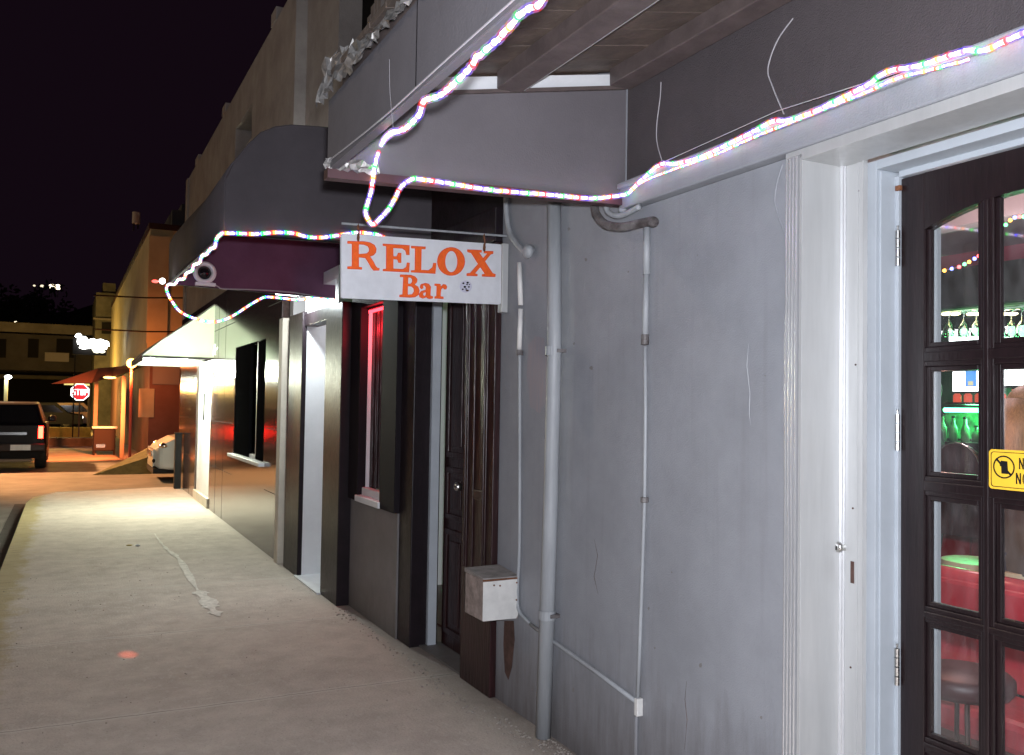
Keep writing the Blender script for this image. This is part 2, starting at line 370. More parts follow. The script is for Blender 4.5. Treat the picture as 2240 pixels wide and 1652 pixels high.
rl = thing('red_lamp', (2.05, 5.9, 2.16), 'red lamp tucked under the head of the shuttered window', 'lamp')
MB().tube([(1.955,5.80,2.172),(1.955,6.22,2.172)], .012).build('tube', emis('red tube glow', (1,.02,.03), 9), rl)
MB().box(1.94, 1.97, 5.79, 6.23, 2.186, 2.199).build('holder', M['black'], rl)
light('red_light', 'POINT', (1.93, 6.02, 2.05), 7, (1,.03,.05), .03, rl)
# doorway 2: open passage
MB().box(1.80, 3.2, 6.95, 7.74, -.05, .014).build('threshold', M['white'], bar)['label'] = 'pale floor of the open passage'
MB().box(1.863, 3.2, 7.73, 7.80, .014, 2.6).build('passage_wall', M['white'], bar)
MB().box(1.90, 3.2, 6.88, 6.97, .014, 2.6).build('passage_wall', M['white'], bar)
MB().box(1.90, 3.2, 6.97, 7.72, 2.5, 2.6).build('passage_ceiling', M['white'], bar)
MB().box(3.2, 3.3, 6.88, 7.80, 0, 2.6).build('passage_wall', M['white'], bar)
mb = MB(); mb.box(1.84, 1.96, 6.97, 7.72, 2.17, 2.28); mb.build('door_head', M['darkpaint'], bar, bevel=.006)
mb = MB(); mb.box(1.86, 2.3, 8.26, 8.398, 0, 2.95); mb.build('wall', M['lowwall'], bar)
# lintel beam over the glazed doors
mb = MB(); mb.box(1.975, 2.30, -3, 3.00, 2.302, 2.392)
mb.box(1.955, 1.99, -3, 2.99, 2.380, 2.404)
mb.build('lintel', M['greywall'], bar, bevel=.006)

# ---------- security shutter track and stepped frame round the glazed door
tr = thing('shutter_track', (2.02, 2.05, 0), 'aluminium sliding shutter track with ribbed edge beside the glazed door', 'door track')
mb = MB()
for k in range(4): mb.box(1.985, 2.02, 2.078-.014*k-.006, 2.078-.014*k, .0, 2.285)
mb.box(2.003, 2.02, 2.022, 2.078, .0, 2.28)
mb.build('ribbed_edge', M['alubright'], tr, bevel=.0015)
MB().box(1.99, 2.155, 2.012, 2.024, 0, 2.278).build('side_plate', M['alu'], tr, bevel=.001)
MB().box(2.148, 2.160, 1.998, 2.0125, 0, 2.277).build('edge_strip', M['alubright'], tr, bevel=.002)
mb = MB(); mb.box(2.160, 2.172, 1.925, 2.012, 0, 2.276); mb.box(2.152, 2.160, 1.925, 1.931, 0, 2.276); mb.box(2.156, 2.160, 1.948, 1.951, 0, 2.276); mb.build('face_plate', M['alu'], tr, bevel=.001)
p = onx(1833, 1195, 2.160)
mb = MB(); mb.lathe((2.160, p.y-.014, p.z), [(.0001,-.022),(.012,-.022),(.017,-.016),(.017,0)], 20, axis='x'); mb.build('lock_cylinder', M['steel'], tr, smooth=True)
mb = MB(); mb.box(2.135, 2.1385, p.y-.016, p.y-.012, p.z-.008, p.z+.004); mb.build('keyhole', M['black'], tr)
p = onx(1865, 1252, 2.160); mb = MB(); mb.box(2.1575, 2.161, p.y-.006, p.y+.006, p.z-.033, p.z+.033); mb.build('slot', M['stain'], tr)
for (px, py) in ((1878,418),(1872,798),(1866,1112),(1861,1460)):
    p = onx(px, py, 2.160); MB().lathe((2.160, p.y, p.z), [(.0001,-.002),(.003,-.002),(.003,0)], 10, axis='x').build('screw', M['stain'], tr)
mb = MB(); mb.box(1.985, 2.16, -1, 2.012, 2.268, 2.3015); mb.box(1.985, 2.02, 2.012, 2.078, 2.285, 2.3015); mb.build('head_channel', M['alu'], tr, bevel=.001)
df = thing('door_frame', (2.2, 1.9, 0), 'pale blue grey frame stepped around the brown glazed door', 'door frame')
mb = MB(); mb.box(2.185, 2.31, 1.905, 1.945, 0, 2.268); mb.box(2.20, 2.31, 1.900, 1.906, 0, 2.236); mb.box(2.262, 2.31, 1.888, 1.901, 0, 2.225)
mb.build('jamb', M['framewhite'], df, bevel=.0015)
mb = MB(); mb.box(2.185, 2.31, -1, 1.905, 2.240, 2.268); mb.box(2.262, 2.31, -1, 1.888, 2.222, 2.2405); mb.build('head', M['framewhite'], df, bevel=.0015)

# ---------- glazed door
gd = thing('glazed_door', (2.29, 1.5, 0), 'dark brown wooden door with arched small panes, leading into the lit bar', 'door')
DX0, DX1 = 2.270, 2.31
cols = [(1.802,1.622),(1.582,1.402),(1.362,1.182)]
rows = [(1.695, None), (1.315,1.638), (.935,1.258), (.555,.888), (.20,.51)]
def arch(y): return 2.103-.30*(y-1.49)**2*1.9
mb = MB()
mb.box(DX0, DX1, 1.802, 1.886, .01, 2.218); mb.box(DX0, DX1, 1.08, 1.182, .01, 2.218)
mb.build('stile', M['doorwood'], gd, bevel=.004)
# top rail with arched underside
n = 24; ys = [1.182+(1.802-1.182)*i/n for i in range(n+1)]
poly = [(DX0, 1.182, 2.2175), (DX0, 1.802, 2.2175)] + [(DX0, y, arch(y)) for y in reversed(ys)]
MB().prism(poly, (DX1-DX0, 0, 0)).build('top_rail', M['doorwood'], gd)
mb = MB()
for y0, y1 in ((1.582,1.622),(1.362,1.402)):
    mb.box(DX0+.001, DX1-.001, y0, y1, .2, arch((y0+y1)/2)+.01); mb.box(DX0-.006, DX0+.002, y0+.012, y1-.012, .2, arch((y0+y1)/2))
for z0, z1 in ((1.638,1.695),(1.258,1.315),(.888,.935),(.51,.555)):
    mb.box(DX0+.002, DX1-.002, 1.182, 1.802, z0, z1); mb.box(DX0-.004, DX0+.003, 1.182, 1.802, z0+.014, z1-.014)
mb.box(DX0, DX1, 1.182, 1.802, .01, .2)
mb.build('glazing_bars', M['doorwood'], gd, bevel=.003)
# moulding round each pane + glass with a bright bevel
M['glass'] = glassmat('door glass', (.96,.97,.97), .03, .0)
nt = M['glass'].node_tree; N = nt.nodes; L = nt.links; out = N['Material Output']; prev = out.inputs[0].links[0].from_socket      # a thin film of dust and smears
df_ = N.new('ShaderNodeBsdfDiffuse'); df_.inputs[0].default_value = (.8,.8,.82,1); g_ = N.new('ShaderNodeNewGeometry'); mp_ = N.new('ShaderNodeMapping'); mp_.inputs['Scale'].default_value = (1,5,2)
n_ = N.new('ShaderNodeTexNoise'); n_.inputs['Scale'].default_value = 6; n_.inputs['Detail'].default_value = 6; L.new(g_.outputs['Position'], mp_.inputs[0]); L.new(mp_.outputs[0], n_.inputs['Vector'])
r_ = N.new('ShaderNodeMapRange'); L.new(n_.outputs['Fac'], r_.inputs[0]); r_.inputs[1].default_value = .3; r_.inputs[2].default_value = .75; r_.inputs[3].default_value = .004; r_.inputs[4].default_value = .032
mx_ = N.new('ShaderNodeMixShader'); L.new(r_.outputs[0], mx_.inputs[0]); L.new(prev, mx_.inputs[1]); L.new(df_.outputs[0], mx_.inputs[2]); L.new(mx_.outputs[0], out.inputs[0])
M['bevel'] = mat('bright bevelled glass edge', (.48,.51,.54), .3)
for (ya, yb) in cols:
    for (z0, z1) in rows:
        arc = z1 is None
        top = (lambda y: arch(y)) if arc else (lambda y, z1=z1: z1)
        a, b_ = yb, ya
        mb = MB(); t = .014
        # moulding frame, set back
        mb.box(DX0+.010, DX0+.026, b_-t, b_, z0, top(b_)); mb.box(DX0+.010, DX0+.026, a, a+t, z0, top(a)); mb.box(DX0+.009, DX0+.025, a+t, b_-t, z0, z0+t)
        if not arc: mb.box(DX0+.009, DX0+.025, a+t, b_-t, z1-t, z1)
        mb.build('pane_moulding', M['doorwood'], gd, bevel=.002)
        ysn = [a+t+(b_-a-2*t)*i/6 for i in range(7)]
        poly = [(DX0+.020, a+t, z0+t), (DX0+.020, b_-t, z0+t)] + [(DX0+.020, y, top(y)-(0 if arc else t)) for y in reversed(ysn)]
        g = MB().prism(poly, (.003, 0, 0)).build('pane', M['glass'], gd)
# pale edge of the second leaf's frame seen through the left column of panes
mb = MB(); mb.box(2.325, 2.340, 1.800, 1.8185, .2, 2.06); o = mb.build('inner_edge', M['bevel'], gd)
for z in (2.03, 1.45, .72):
    zz = {2.03: onx(1955,545,2.262).z, 1.45: onx(1948,945,2.262).z, .72: onx(1940,1450,2.262).z}[z]
    mb = MB()
    for k in range(4): mb.lathe((2.258, 1.8875, zz-.055+k*.028), [(.0001,0),(.0078,0),(.0078,.025),(.0001,.025)], 12)
    mb.lathe((2.258, 1.8875, zz+.056), [(.0001,0),(.003,0),(.003,.010),(.006,.012),(.0001,.014)], 12)
    mb.build('hinge', M['steel'], gd)
mb = MB(); p = onx(1968,410,2.262); mb.box(2.255, 2.268, 1.878, 1.896, p.z-.01, p.z+.006); mb.build('catch', M['rust'], gd, bevel=.002)

# yellow notice stuck on the door
nt_ = thing('notice_sign', (2.262, 1.5, 1.36), 'yellow notice with crossed-out cup symbol stuck on the glazed door', 'sign')
def rr(y0, y1, z0, z1, r, X):
    pts = []
    for (cy, cz, a0) in ((y1-r, z1-r, 0), (y0+r, z1-r, 90), (y0+r, z0+r, 180), (y1-r, z0+r, 270)):
        for k in range(5):
            a = math.radians(a0+k*22.5); pts.append((X, cy+r*math.cos(a), cz+r*math.sin(a)))
    return pts
ny0, ny1, nz0, nz1 = 1.355, 1.588, 1.298, 1.405
NX = DX0-.012
MB().prism(rr(ny0, ny1, nz0, nz1, .01, NX), (.003,0,0)).build('plate', mat('yellow plastic', (.85,.52,.04), .4, var=.06), nt_)
inner = rr(ny0+.006, ny1-.006, nz0+.006, nz1-.006, .008, NX-.001); inner2 = rr(ny0+.0078, ny1-.0078, nz0+.0078, nz1-.0078, .007, NX-.001)
mb = MB().prism(inner, (.0008,0,0), holes=[inner2])
c = onx(2197, 1022, NX); cy, cz, cr = c.y+.001, c.z, .031
circ = lambda r: [(NX-.0012, cy+r*math.cos(2*math.pi*k/28), cz+r*math.sin(2*math.pi*k/28)) for k in range(28)]
mb.prism(circ(cr), (.0008,0,0), holes=[circ(cr-.004)])
q = .7071*cr; mb.prism([(NX-.0016,cy+q+.002,cz+q-.002),(NX-.0016,cy+q-.002,cz+q+.002),(NX-.0016,cy-q-.002,cz-q+.002),(NX-.0016,cy-q+.002,cz-q-.002)], (.0006,0,0))
mb.prism([(NX-.0008,cy+.009,cz+.017),(NX-.0008,cy-.010,cz+.016),(NX-.0008,cy-.012,cz-.018),(NX-.0008,cy+.007,cz-.018)], (.0006,0,0))
mb.prism([(NX-.0009,cy+.013,cz+.012),(NX-.0009,cy+.009,cz+.013),(NX-.0009,cy+.008,cz+.002),(NX-.0009,cy+.011,cz+.001)], (.0006,0,0))
def ltr(mb, ch, y, z, h, wd):       # condensed capitals reading right to left in -Y
    t = wd*.26
    if ch == 'N':
        mb.prism([(NX-.001,y,z),(NX-.001,y-t,z),(NX-.001,y-t,z+h),(NX-.001,y,z+h)], (.0006,0,0))
        mb.prism([(NX-.001,y-wd+t,z),(NX-.001,y-wd,z),(NX-.001,y-wd,z+h),(NX-.001,y-wd+t,z+h)], (.0006,0,0))
        mb.prism([(NX-.0013,y,z+h),(NX-.0013,y-t,z+h),(NX-.0013,y-wd,z),(NX-.0013,y-wd+t,z)], (.0006,0,0))
    else:
        e = lambda a, b_: [(NX-.001, y-wd/2+a*math.cos(2*math.pi*k/20), z+h/2+b_*math.sin(2*math.pi*k/20)) for k in range(20)]
        mb.prism(e(wd/2, h/2), (.0006,0,0), holes=[e(wd/2-t, h/2-t)])
h_ = .030
ltr(mb, 'N', 1.502, 1.356, h_, .014); ltr(mb, 'O', 1.484, 1.356, h_, .014)
ltr(mb, 'N', 1.5105, 1.316, h_, .014); ltr(mb, 'O', 1.4925, 1.316, h_, .014)
mb.build('lettering', M['black'], nt_)

# ================================================================== NEAR AWNING
aw = thing('timber_awning', (1.4, 1.5, 2.3), 'grey timber awning with boarded roof over the bar entrance', 'awning')
EY = 2.995
MB().box(.785, .815, -1.6, EY+.03, 2.305, 2.555).build('fascia', M['fascia'], aw, bevel=.004)
MB().box(.7835, .786, 2.145, 2.149, 2.306, 2.554).build('seam', M['black'], aw)
MB().box(.7825, .7865, -1.6, EY+.03, 2.305, 2.322).build('fascia_trim', M['fascia'], aw)
MB().prism([(.815,EY,2.305),(2.0,EY,2.345),(2.0,EY,2.795),(.815,EY,2.560)], (0,.022,0)).build('end_panel', M['panel'], aw)
mb = MB(); mb.hexa([(.775,EY-.02,2.272),(2.0,EY-.02,2.318),(2.0,EY+.03,2.318),(.775,EY+.03,2.272),(.775,EY-.02,2.304),(2.0,EY-.02,2.344),(2.0,EY+.03,2.344),(.775,EY+.03,2.304)])
mb.build('bottom_rail', mat('dark maroon rail', (.07,.03,.035), .5, var=.2), aw)
mb = MB(); mb.hexa([(.83,EY-.012,2.562),(2.0,EY-.012,2.797),(2.0,EY-.001,2.797),(.83,EY-.001,2.562),(.83,EY-.012,2.575),(2.0,EY-.012,2.812),(2.0,EY-.001,2.812),(.83,EY-.001,2.575)])
mb.build('top_rail', M['purlin'], aw)
MB().prism([(.84,EY+.004,2.578),(2.0,EY+.004,2.813),(2.0,EY+.004,2.862),(.84,EY+.004,2.632)], (0,.018,0)).build('white_strip', M['white'], aw)
# sloping boards: z = 2.62 at X .8 to 2.87 at X 2.02
def rz(x): return 2.632+(x-.80)*.203
bd = []
y = EY+.02; k = 0
while y > -1.6:
    wb = .155+random.uniform(-.01,.01); dz = random.uniform(-.002,.002)
    mb = MB().hexa([(.78,y-wb,rz(.78)+dz),(2.02,y-wb,rz(2.02)+dz),(2.02,y-.004,rz(2.02)+dz),(.78,y-.004,rz(.78)+dz),
        (.78,y-wb,rz(.78)+.02),(2.02,y-wb,rz(2.02)+.02),(2.02,y-.004,rz(2.02)+.02),(.78,y-.004,rz(.78)+.02)])
    mb.build('roof_board', M['boards'], aw, bevel=.002); y -= wb; k += 1
MB().hexa([(.79,-1.6,rz(.79)+.025),(2.02,-1.6,rz(2.02)+.025),(2.02,EY+.04,rz(2.02)+.025),(.79,EY+.04,rz(.79)+.025),
        (.79,-1.6,rz(.79)+.032),(2.02,-1.6,rz(2.02)+.032),(2.02,EY+.04,rz(2.02)+.032),(.79,EY+.04,rz(.79)+.032)]).build('roof_sheet', M['tin'], aw)
for xc, wv in ((1.46,.05),(1.96,.05),(.86,.04)):
    z = rz(xc); MB().box(xc-wv, xc+wv, -1.6, EY-.014, z-.075, z-.003).build('rafter', M['purlin'], aw, bevel=.005)
    if xc < 1.9 and xc > 1: MB().box(xc+wv, xc+wv+.018, -1.6, EY-.016, z-.062, z-.045).build('rafter_trim', M['alu'], aw)
# crumpled tin along the eave
mb = MB(); vs = []; n = 90; mrow = 5
for i in range(n+1):
    yy = 1.2+(EY+.10-1.2)*i/n; tall = .05+.09*max(0, (yy-2.45))/.6
    for k in range(mrow+1):
        t = k/mrow
        vs.append((.76+random.uniform(-.014,.014)+.03*t, yy+random.uniform(-.02,.02), 2.548+tall*t*1.2+random.uniform(-.010,.010)))
mb.add(vs, [(i*(mrow+1)+k, (i+1)*(mrow+1)+k, (i+1)*(mrow+1)+k+1, i*(mrow+1)+k+1) for i in range(n) for k in range(mrow)])
mb.build('crumpled_flashing', M['tin'], aw)
mb = MB(); vs = []
for i in range(15):
    for k in range(4): vs.append((.76+i*.014+random.uniform(-.008,.008), EY-.024+random.uniform(-.008,.004), 2.30+k*.014+random.uniform(-.007,.007)))
mb.add(vs, [(i*4+k, (i+1)*4+k, (i+1)*4+k+1, i*4+k+1) for i in range(14) for k in range(3)]); mb.build('torn_edge', M['tin'], aw)
# eave wire below the fascia, sagging
mb = MB().tube(smoothpath([(.782,-1.0,2.315),(.780,1.0,2.316),(.780,1.9,2.317),(.778,2.4,2.312),(.778,3.0,2.33)], 6), .0025, 5); o = mb.build('eave_wire', M['cable'], aw)

# ================================================================== BARREL AWNING
ba = thing('barrel_awning', (1.3, 6.2, 2.4), 'charcoal canvas barrel awning behind the bar sign', 'awning')
BY0, BY1 = 5.0, 7.36
prof = [(.735,2.42),(.732,2.60),(.733,2.725),(.765,2.80),(.80,2.845),(.85,2.92),(.92,3.0),(1.0,3.045),(1.09,3.07),(1.25,3.085),(1.6,3.10),(1.945,3.11)]
mb = MB(); vs = []
for y in (BY0, (BY0+BY1)/2, BY1):
    for (x, z) in prof: vs.append((x-(.05 if y == BY1 else 0)*(1 if x < 1 else 0), y, z))
n = len(prof); mb.add(vs, [(j*n+k, j*n+k+1, (j+1)*n+k+1, (j+1)*n+k) for j in (0,1) for k in range(n-1)])
o = mb.build('canopy_skin', M['canvas'], ba, smooth=True); sm = o.modifiers.new('thick', 'SOLIDIFY'); sm.thickness = .012; sm.offset = -1
MB().prism([(x+.012 if x < .8 else x, BY0+.002, z-.008) for x, z in prof]+[(1.945,BY0+.002,2.45)], (0,.012,0)).build('end_panel', M['canvas'], ba)
MB().prism([(x-.03 if x < 1 else x, BY1-.014, z-.008) for x, z in prof]+[(2.046,BY1-.014,3.10),(2.046,BY1-.014,2.395)], (0,.012,0)).build('end_panel', M['canvasin'], ba)
mb = MB(); mb.tube([(.735,BY0,2.418),(.69,BY1,2.418)], .012, 6); mb.tube([(.735,BY0,2.418),(1.945,BY0,2.45)], .012, 6); mb.tube([(.69,BY1,2.418),(2.04,BY1,2.395)], .012, 6); mb.build('frame_tube', M['black'], ba)

# ring shaped camera on the far end panel
cm = thing('dome_camera', ony(446,598,BY1-.03), 'round white security camera hanging inside the barrel awning', 'camera')
c = Vector(cm.location)
prof_c = [(.052,.0),(.076,-.008),(.088,-.03),(.088,-.05),(.072,-.066),(.058,-.06),(.052,-.045)]
MB().lathe(c, prof_c, 28, axis='y').build('ring', M['white'], cm, smooth=True)
MB().ball(c+Vector((0,-.03,0)), .052, 14, (1,.8,1)).build('lens', M['carglass'], cm, smooth=True)
MB().box(c.x-.065, c.x+.085, c.y-.05, c.y, c.z-.10, c.z-.078).build('bracket', M['white'], cm)
pts = [ony(*p, BY1-.03) for p in [(462,617),(478,628),(490,632),(560,634),(640,640),(700,650),(730,652)]]
o = MB().tube(smoothpath(pts), .005, 5).build('camera_cable', M['cable']); tag(o, 'thin pale cable sagging from the round camera along the barrel awning edge', 'cable')

# ================================================================== TILED BUILDING (granite front, stucco upper storey)
tb = thing('tiled_building', (1.82, 12.5, 0), 'building with polished dark granite front and brown stucco upper storey', 'building')
GX = 1.82; T0, T1 = 8.56, 16.9
def segs(mb, x0, x1, y0, y1, z0, z1, holes):       # wall slab with rectangular holes
    ys = sorted({y0, y1} | {h[0] for h in holes} | {h[1] for h in holes})
    for a, b_ in zip(ys, ys[1:]):
        hs = sorted([h for h in holes if h[0] <= a and h[1] >= b_], key=lambda h: h[2]); z = z0
        for h in hs:
            if h[2] > z: mb.box(x0, x1, a, b_, z, h[2])
            z = h[3]
        if z < z1: mb.box(x0, x1, a, b_, z, z1)
mb = MB(); segs(mb, GX, 2.2, T0, T1, 0, 2.95, [(9.28,11.12,.87,2.16),(13.08,14.62,0,2.12)]); mb.build('wall', M['granite'], tb)
mb = MB()
for z in (.62, 1.24, 1.86, 2.48):
    for (a, b_) in ((T0,9.2),(11.2,13.0),(14.7,16.9)): mb.box(GX-.0015, GX+.001, a, b_, z-.003, z+.003)
for yv in (11.9, 12.5, 15.3, 16.0): mb.box(GX-.0015, GX+.001, yv-.003, yv+.003, 0, 2.9)
for k in range(0, len(mb.v), 8):
    q = MB(); q.v = mb.v[k:k+8]; q.f = mb.f[:6]; q.m = [0]*6; q.build('tile_joint', M['black'], tb)
mb = MB(); segs(mb, GX+.03, 2.3, 8.402, T1, 2.952, 5.5, [(10.6,11.75,4.6,5.02)]); mb.box(GX+.02, 2.3, 12.6, 12.9, 5.5, 5.62); mb.box(GX+.02, 2.3, 9.3, 9.55, 5.5, 5.64); mb.box(GX+.02,2.3,15.4,15.8,5.5,5.6)
mb.box(GX, 2.3, T1-.25, T1, 2.952, 5.48)
mb.build('upper_wall', M['stucco'], tb)
MB().box(2.1, 2.15, 10.6, 11.75, 4.6, 5.02).build('window', M['fardark'], tb)
MB().box(2.3, 9, T1-.2, T1, 0, 5.4).build('side_wall', M['stucco'], tb)
MB().box(1.795, 1.99, 8.402, 8.55, 0, 2.30).build('pilaster', M['pilaster'], tb, bevel=.006)
tw = thing('window', (2.0, 10.2, 1), None, None); tw.parent = tb; tw.location = Vector((2.0,10.2,1))-tb.location
mb = MB(); mb.box(1.83, 1.87, 9.29, 9.76, .89, 2.155); mb.box(1.83, 1.87, 10.18, 11.11, .89, 2.155)
mb.build('shutter', mat('matt black shutter', (.008,.008,.009), .95, spec=.0), tw, bevel=.006)
mb = MB(); mb.box(1.84, 1.88, 9.80, 9.84, .89, 2.155); mb.build('mullion', M['alu'], tw)
mb = MB(); mb.box(1.89, 1.90, 9.28, 11.12, .87, 2.16); mb.build('pane', M['carglass'], tw)
mb = MB(); mb.box(1.76, 1.90, 9.22, 11.18, .845, .885); mb.box(1.84, 1.93, 9.5, 10.6, .885, .93); mb.build('sill', M['white'], tw, bevel=.006)
dd = thing('door', (1.87, 13.85, 0), None, None); dd.parent = tb; dd.location = Vector((1.87,13.85,0))-tb.location
mb = MB(); mb.box(1.845, 1.90, 13.10, 14.60, .14, 2.10)
mb.box(1.84, 1.846, 13.22, 13.28, .3, 2.0); mb.box(1.84, 1.846, 14.42, 14.48, .3, 2.0); mb.build('leaf', M['white'], dd, bevel=.005)
MB().box(1.80, 1.92, 13.09, 14.61, 0.0, .135).build('step', M['pilaster'], dd)
mb = MB(); mb.tube([(1.845,13.36,1.22),(1.77,13.36,1.24),(1.77,13.36,1.62),(1.845,13.36,1.64)], .014, 6); mb.build('handle', M['chrome'], dd)

# lean-to canopy over the white door, with its lamps
cc = thing('entrance_canopy', (1.4, 14, 2.1), 'small pale green lean-to canopy glowing over the white door', 'canopy')
CY0, CY1 = 12.9, 15.1
top = [(.90,2.105),(1.15,2.33),(1.45,2.55),(1.818,2.85)]
mb = MB(); vs = []
for y in (CY0, CY1):
    for x, z in top: vs.append((x, y, z))
mb.add(vs, [(k, k+1, 5+k, 4+k) for k in range(3)]); o = mb.build('roof_sheet', M['greyroof'], cc); s_ = o.modifiers.new('t','SOLIDIFY'); s_.thickness = .015; s_.offset = 1
def transl(name, col, tr=.6):
    m = bpy.data.materials.new(name); m.use_nodes = True; nt = m.node_tree; N = nt.nodes; L = nt.links; N.remove(N['Principled BSDF'])
    a = N.new('ShaderNodeBsdfDiffuse'); a.inputs[0].default_value = (*col,1); b = N.new('ShaderNodeBsdfTranslucent'); b.inputs[0].default_value = (*col,1)
    mx = N.new('ShaderNodeMixShader'); mx.inputs[0].default_value = tr; L.new(a.outputs[0], mx.inputs[1]); L.new(b.outputs[0], mx.inputs[2]); L.new(mx.outputs[0], N['Material Output'].inputs[0]); return m
MB().prism([(x, CY0+.002, z-.004) for x, z in top]+[(1.818,CY0+.002,2.105)], (0,.006,0)).build('side_panel', transl('translucent pale green sheet', (.80,.84,.74), .75), cc)
MB().prism([(x, CY1-.008, z-.004) for x, z in top]+[(1.818,CY1-.008,2.105)], (0,.006,0)).build('side_panel', M['greyroof'], cc)
mb = MB(); mb.box(.89, .905, CY0, CY1, 2.03, 2.105); mb.box(.905, 1.818, CY0-.012, CY0, 2.08, 2.112); mb.build('edge_trim', mat('grey trim', (.25,.25,.24), .6), cc)
fm = emis('fluorescent tube', (.90,1.0,.90), 60)
MB().box(.93, 1.80, CY0+.02, CY1-.02, 2.050, 2.056).build('diffuser', transl('white diffuser sheet', (.9,.92,.88), .8), cc)
fl0 = thing('fluorescent_lamp', (1.1, 14, 2.07), 'bright fluorescent tube under the outer edge of the green canopy', 'lamp', 'lamps under the green canopy')
MB().box(1.07, 1.13, 13.1, 14.9, 2.165, 2.185).build('housing', M['white'], fl0); MB().tube([(1.1,13.12,2.13),(1.1,14.88,2.13)], .022, 8).build('tube', fm, fl0)
light('tube_light', 'POINT', (1.15, 13.3, 1.96), 165, (.95,1.0,.78), .10, fl0)
light('inner_light', 'POINT', (1.40, 13.5, 2.26), 260, (.92,1.0,.88), .08, fl0)
fl1 = copy_tree(fl0); fl1.location = (1.55, 13.9, 2.07); fl1['label'] = 'bright fluorescent tube over the white door, close to the granite wall'

# floodlight over the open passage
fd = thing('flood_lamp', (1.72, 7.85, 2.46), 'white floodlight glaring above the open doorway', 'lamp')
mb = MB(); mb.hexa([(1.62,7.70,2.45),(1.80,7.70,2.45),(1.80,7.90,2.45),(1.62,7.90,2.45),(1.60,7.66,2.53),(1.82,7.66,2.53),(1.82,7.94,2.53),(1.60,7.94,2.53)])
mb.build('housing', emis('floodlight lens', (.95,1,1), 6), fd); MB().box(1.80, 1.96, 7.76, 7.84, 2.53, 2.56).build('bracket', M['alu'], fd)
light('flood_light', 'POINT', (1.69, 7.44, 2.40), 48, (.90,1,1), .04, fd)
# passage ceiling lamp
pl = thing('passage_lamp', (2.5, 7.35, 2.48), 'white ceiling lamp inside the open passage', 'lamp')
MB().lathe((2.5,7.35,2.47), [(.0001,-.04),(.10,-.03),(.12,.0),(.12,.028)], 20).build('globe', emis('passage lamp', (1,1,.97), 5), pl)
light('passage_light', 'POINT', (2.5,7.35,2.38), 3, (1,1,.97), .08, pl)

# ================================================================== THE BAR SIGN
P0 = ony(748,515,3.84); P1 = ony(1095,560,4.04)
sn = Vector((P1.y-P0.y, -(P1.x-P0.x), 0)).normalized()      # normal towards the camera
if sn.y > 0: sn = -sn
def onsign(zx, zy, off=0.0):      # outline measured on the enlarged sign
    px, py = (1200+zx/2.065)/1.8286, (700+zy/2.065)/1.8286
    d = R @ cv(px, py); base = P0+sn*off; t = (base-CAM).dot(sn)/d.dot(sn); return CAM+d*t
sg = thing('bar_sign', (P0+P1)/2, 'white hanging sign with orange RELOX Bar lettering', 'sign')
corner = [(342,490),(355,482),(1650,573),(1664,580),(1660,1060),(1645,1070),(350,1018),(342,1005)]
MB().prism([onsign(a, b_) for a, b_ in corner], -sn*.012).build('board', M['signboard'], sg)
def ell(cx, cy, rx, ry, n=30): return [(cx+rx*math.cos(2*math.pi*k/n), cy+ry*math.sin(2*math.pi*k/n)) for k in range(n)]
L_ = [
 ([(393,548),(530,551),(580,560),(615,580),(630,610),(627,640),(608,662),(578,674),(605,715),(625,755),(640,770),(657,772),(655,788),(608,789),(590,768),(560,715),(540,685),(485,680),(485,760),(513,765),(511,780),(393,775),(393,758),(430,755),(430,570),(393,566)], [[(485,572),(530,575),(562,590),(573,612),(570,632),(552,650),(485,655)]]),
 ([(685,570),(905,583),(903,662),(880,660),(872,625),(845,607),(770,602),(770,672),(800,674),(812,645),(835,645),(835,727),(815,725),(805,698),(770,695),(770,775),(850,780),(878,762),(885,725),(905,727),(900,803),(685,793),(687,780),(712,775),(714,590),(687,585)], []),
 ([(920,588),(1038,595),(1035,612),(1003,612),(1000,785),(1062,789),(1095,765),(1103,728),(1125,728),(1118,815),(918,803),(918,790),(950,787),(952,608),(920,604)], []),
 (ell(1248,715,113,116), [ell(1250,716,52,90)]),
 ([(1383,618),(1500,622),(1500,640),(1480,642),(1512,690),(1548,650),(1520,646),(1520,630),(1597,632),(1595,650),(1575,655),(1527,715),(1590,812),(1615,822),(1613,842),(1505,838),(1505,822),(1528,818),(1490,760),(1445,812),(1465,822),(1465,835),(1378,832),(1378,815),(1405,812),(1472,735),(1415,645),(1385,637)], []),
 ([(828,825),(915,828),(950,840),(968,862),(966,885),(945,907),(975,925),(987,955),(978,990),(950,1008),(910,1012),(823,1007),(823,992),(848,988),(855,845),(828,842)], [[(893,845),(915,847),(928,862),(928,882),(915,900),(891,900)], [(890,917),(920,920),(940,938),(943,962),(925,988),(889,990)]]),
 ([(998,905),(1035,895),(1065,902),(1080,925),(1076,995),(1085,1004),(1098,1004),(1097,1018),(1070,1024),(1052,1018),(1045,1008),(1015,1020),(990,1010),(984,985),(1000,962),(1040,950),(1042,930),(1030,912),(1015,914),(1018,935),(1003,942),(992,930)], [[(1042,965),(1040,995),(1026,1003),(1014,990),(1020,973)]]),
 ([(1113,900),(1160,903),(1163,925),(1183,904),(1205,908),(1214,925),(1208,944),(1190,944),(1183,928),(1165,945),(1160,1003),(1185,1008),(1185,1022),(1113,1020),(1113,1005),(1128,1002),(1130,918),(1113,915)], []),
]
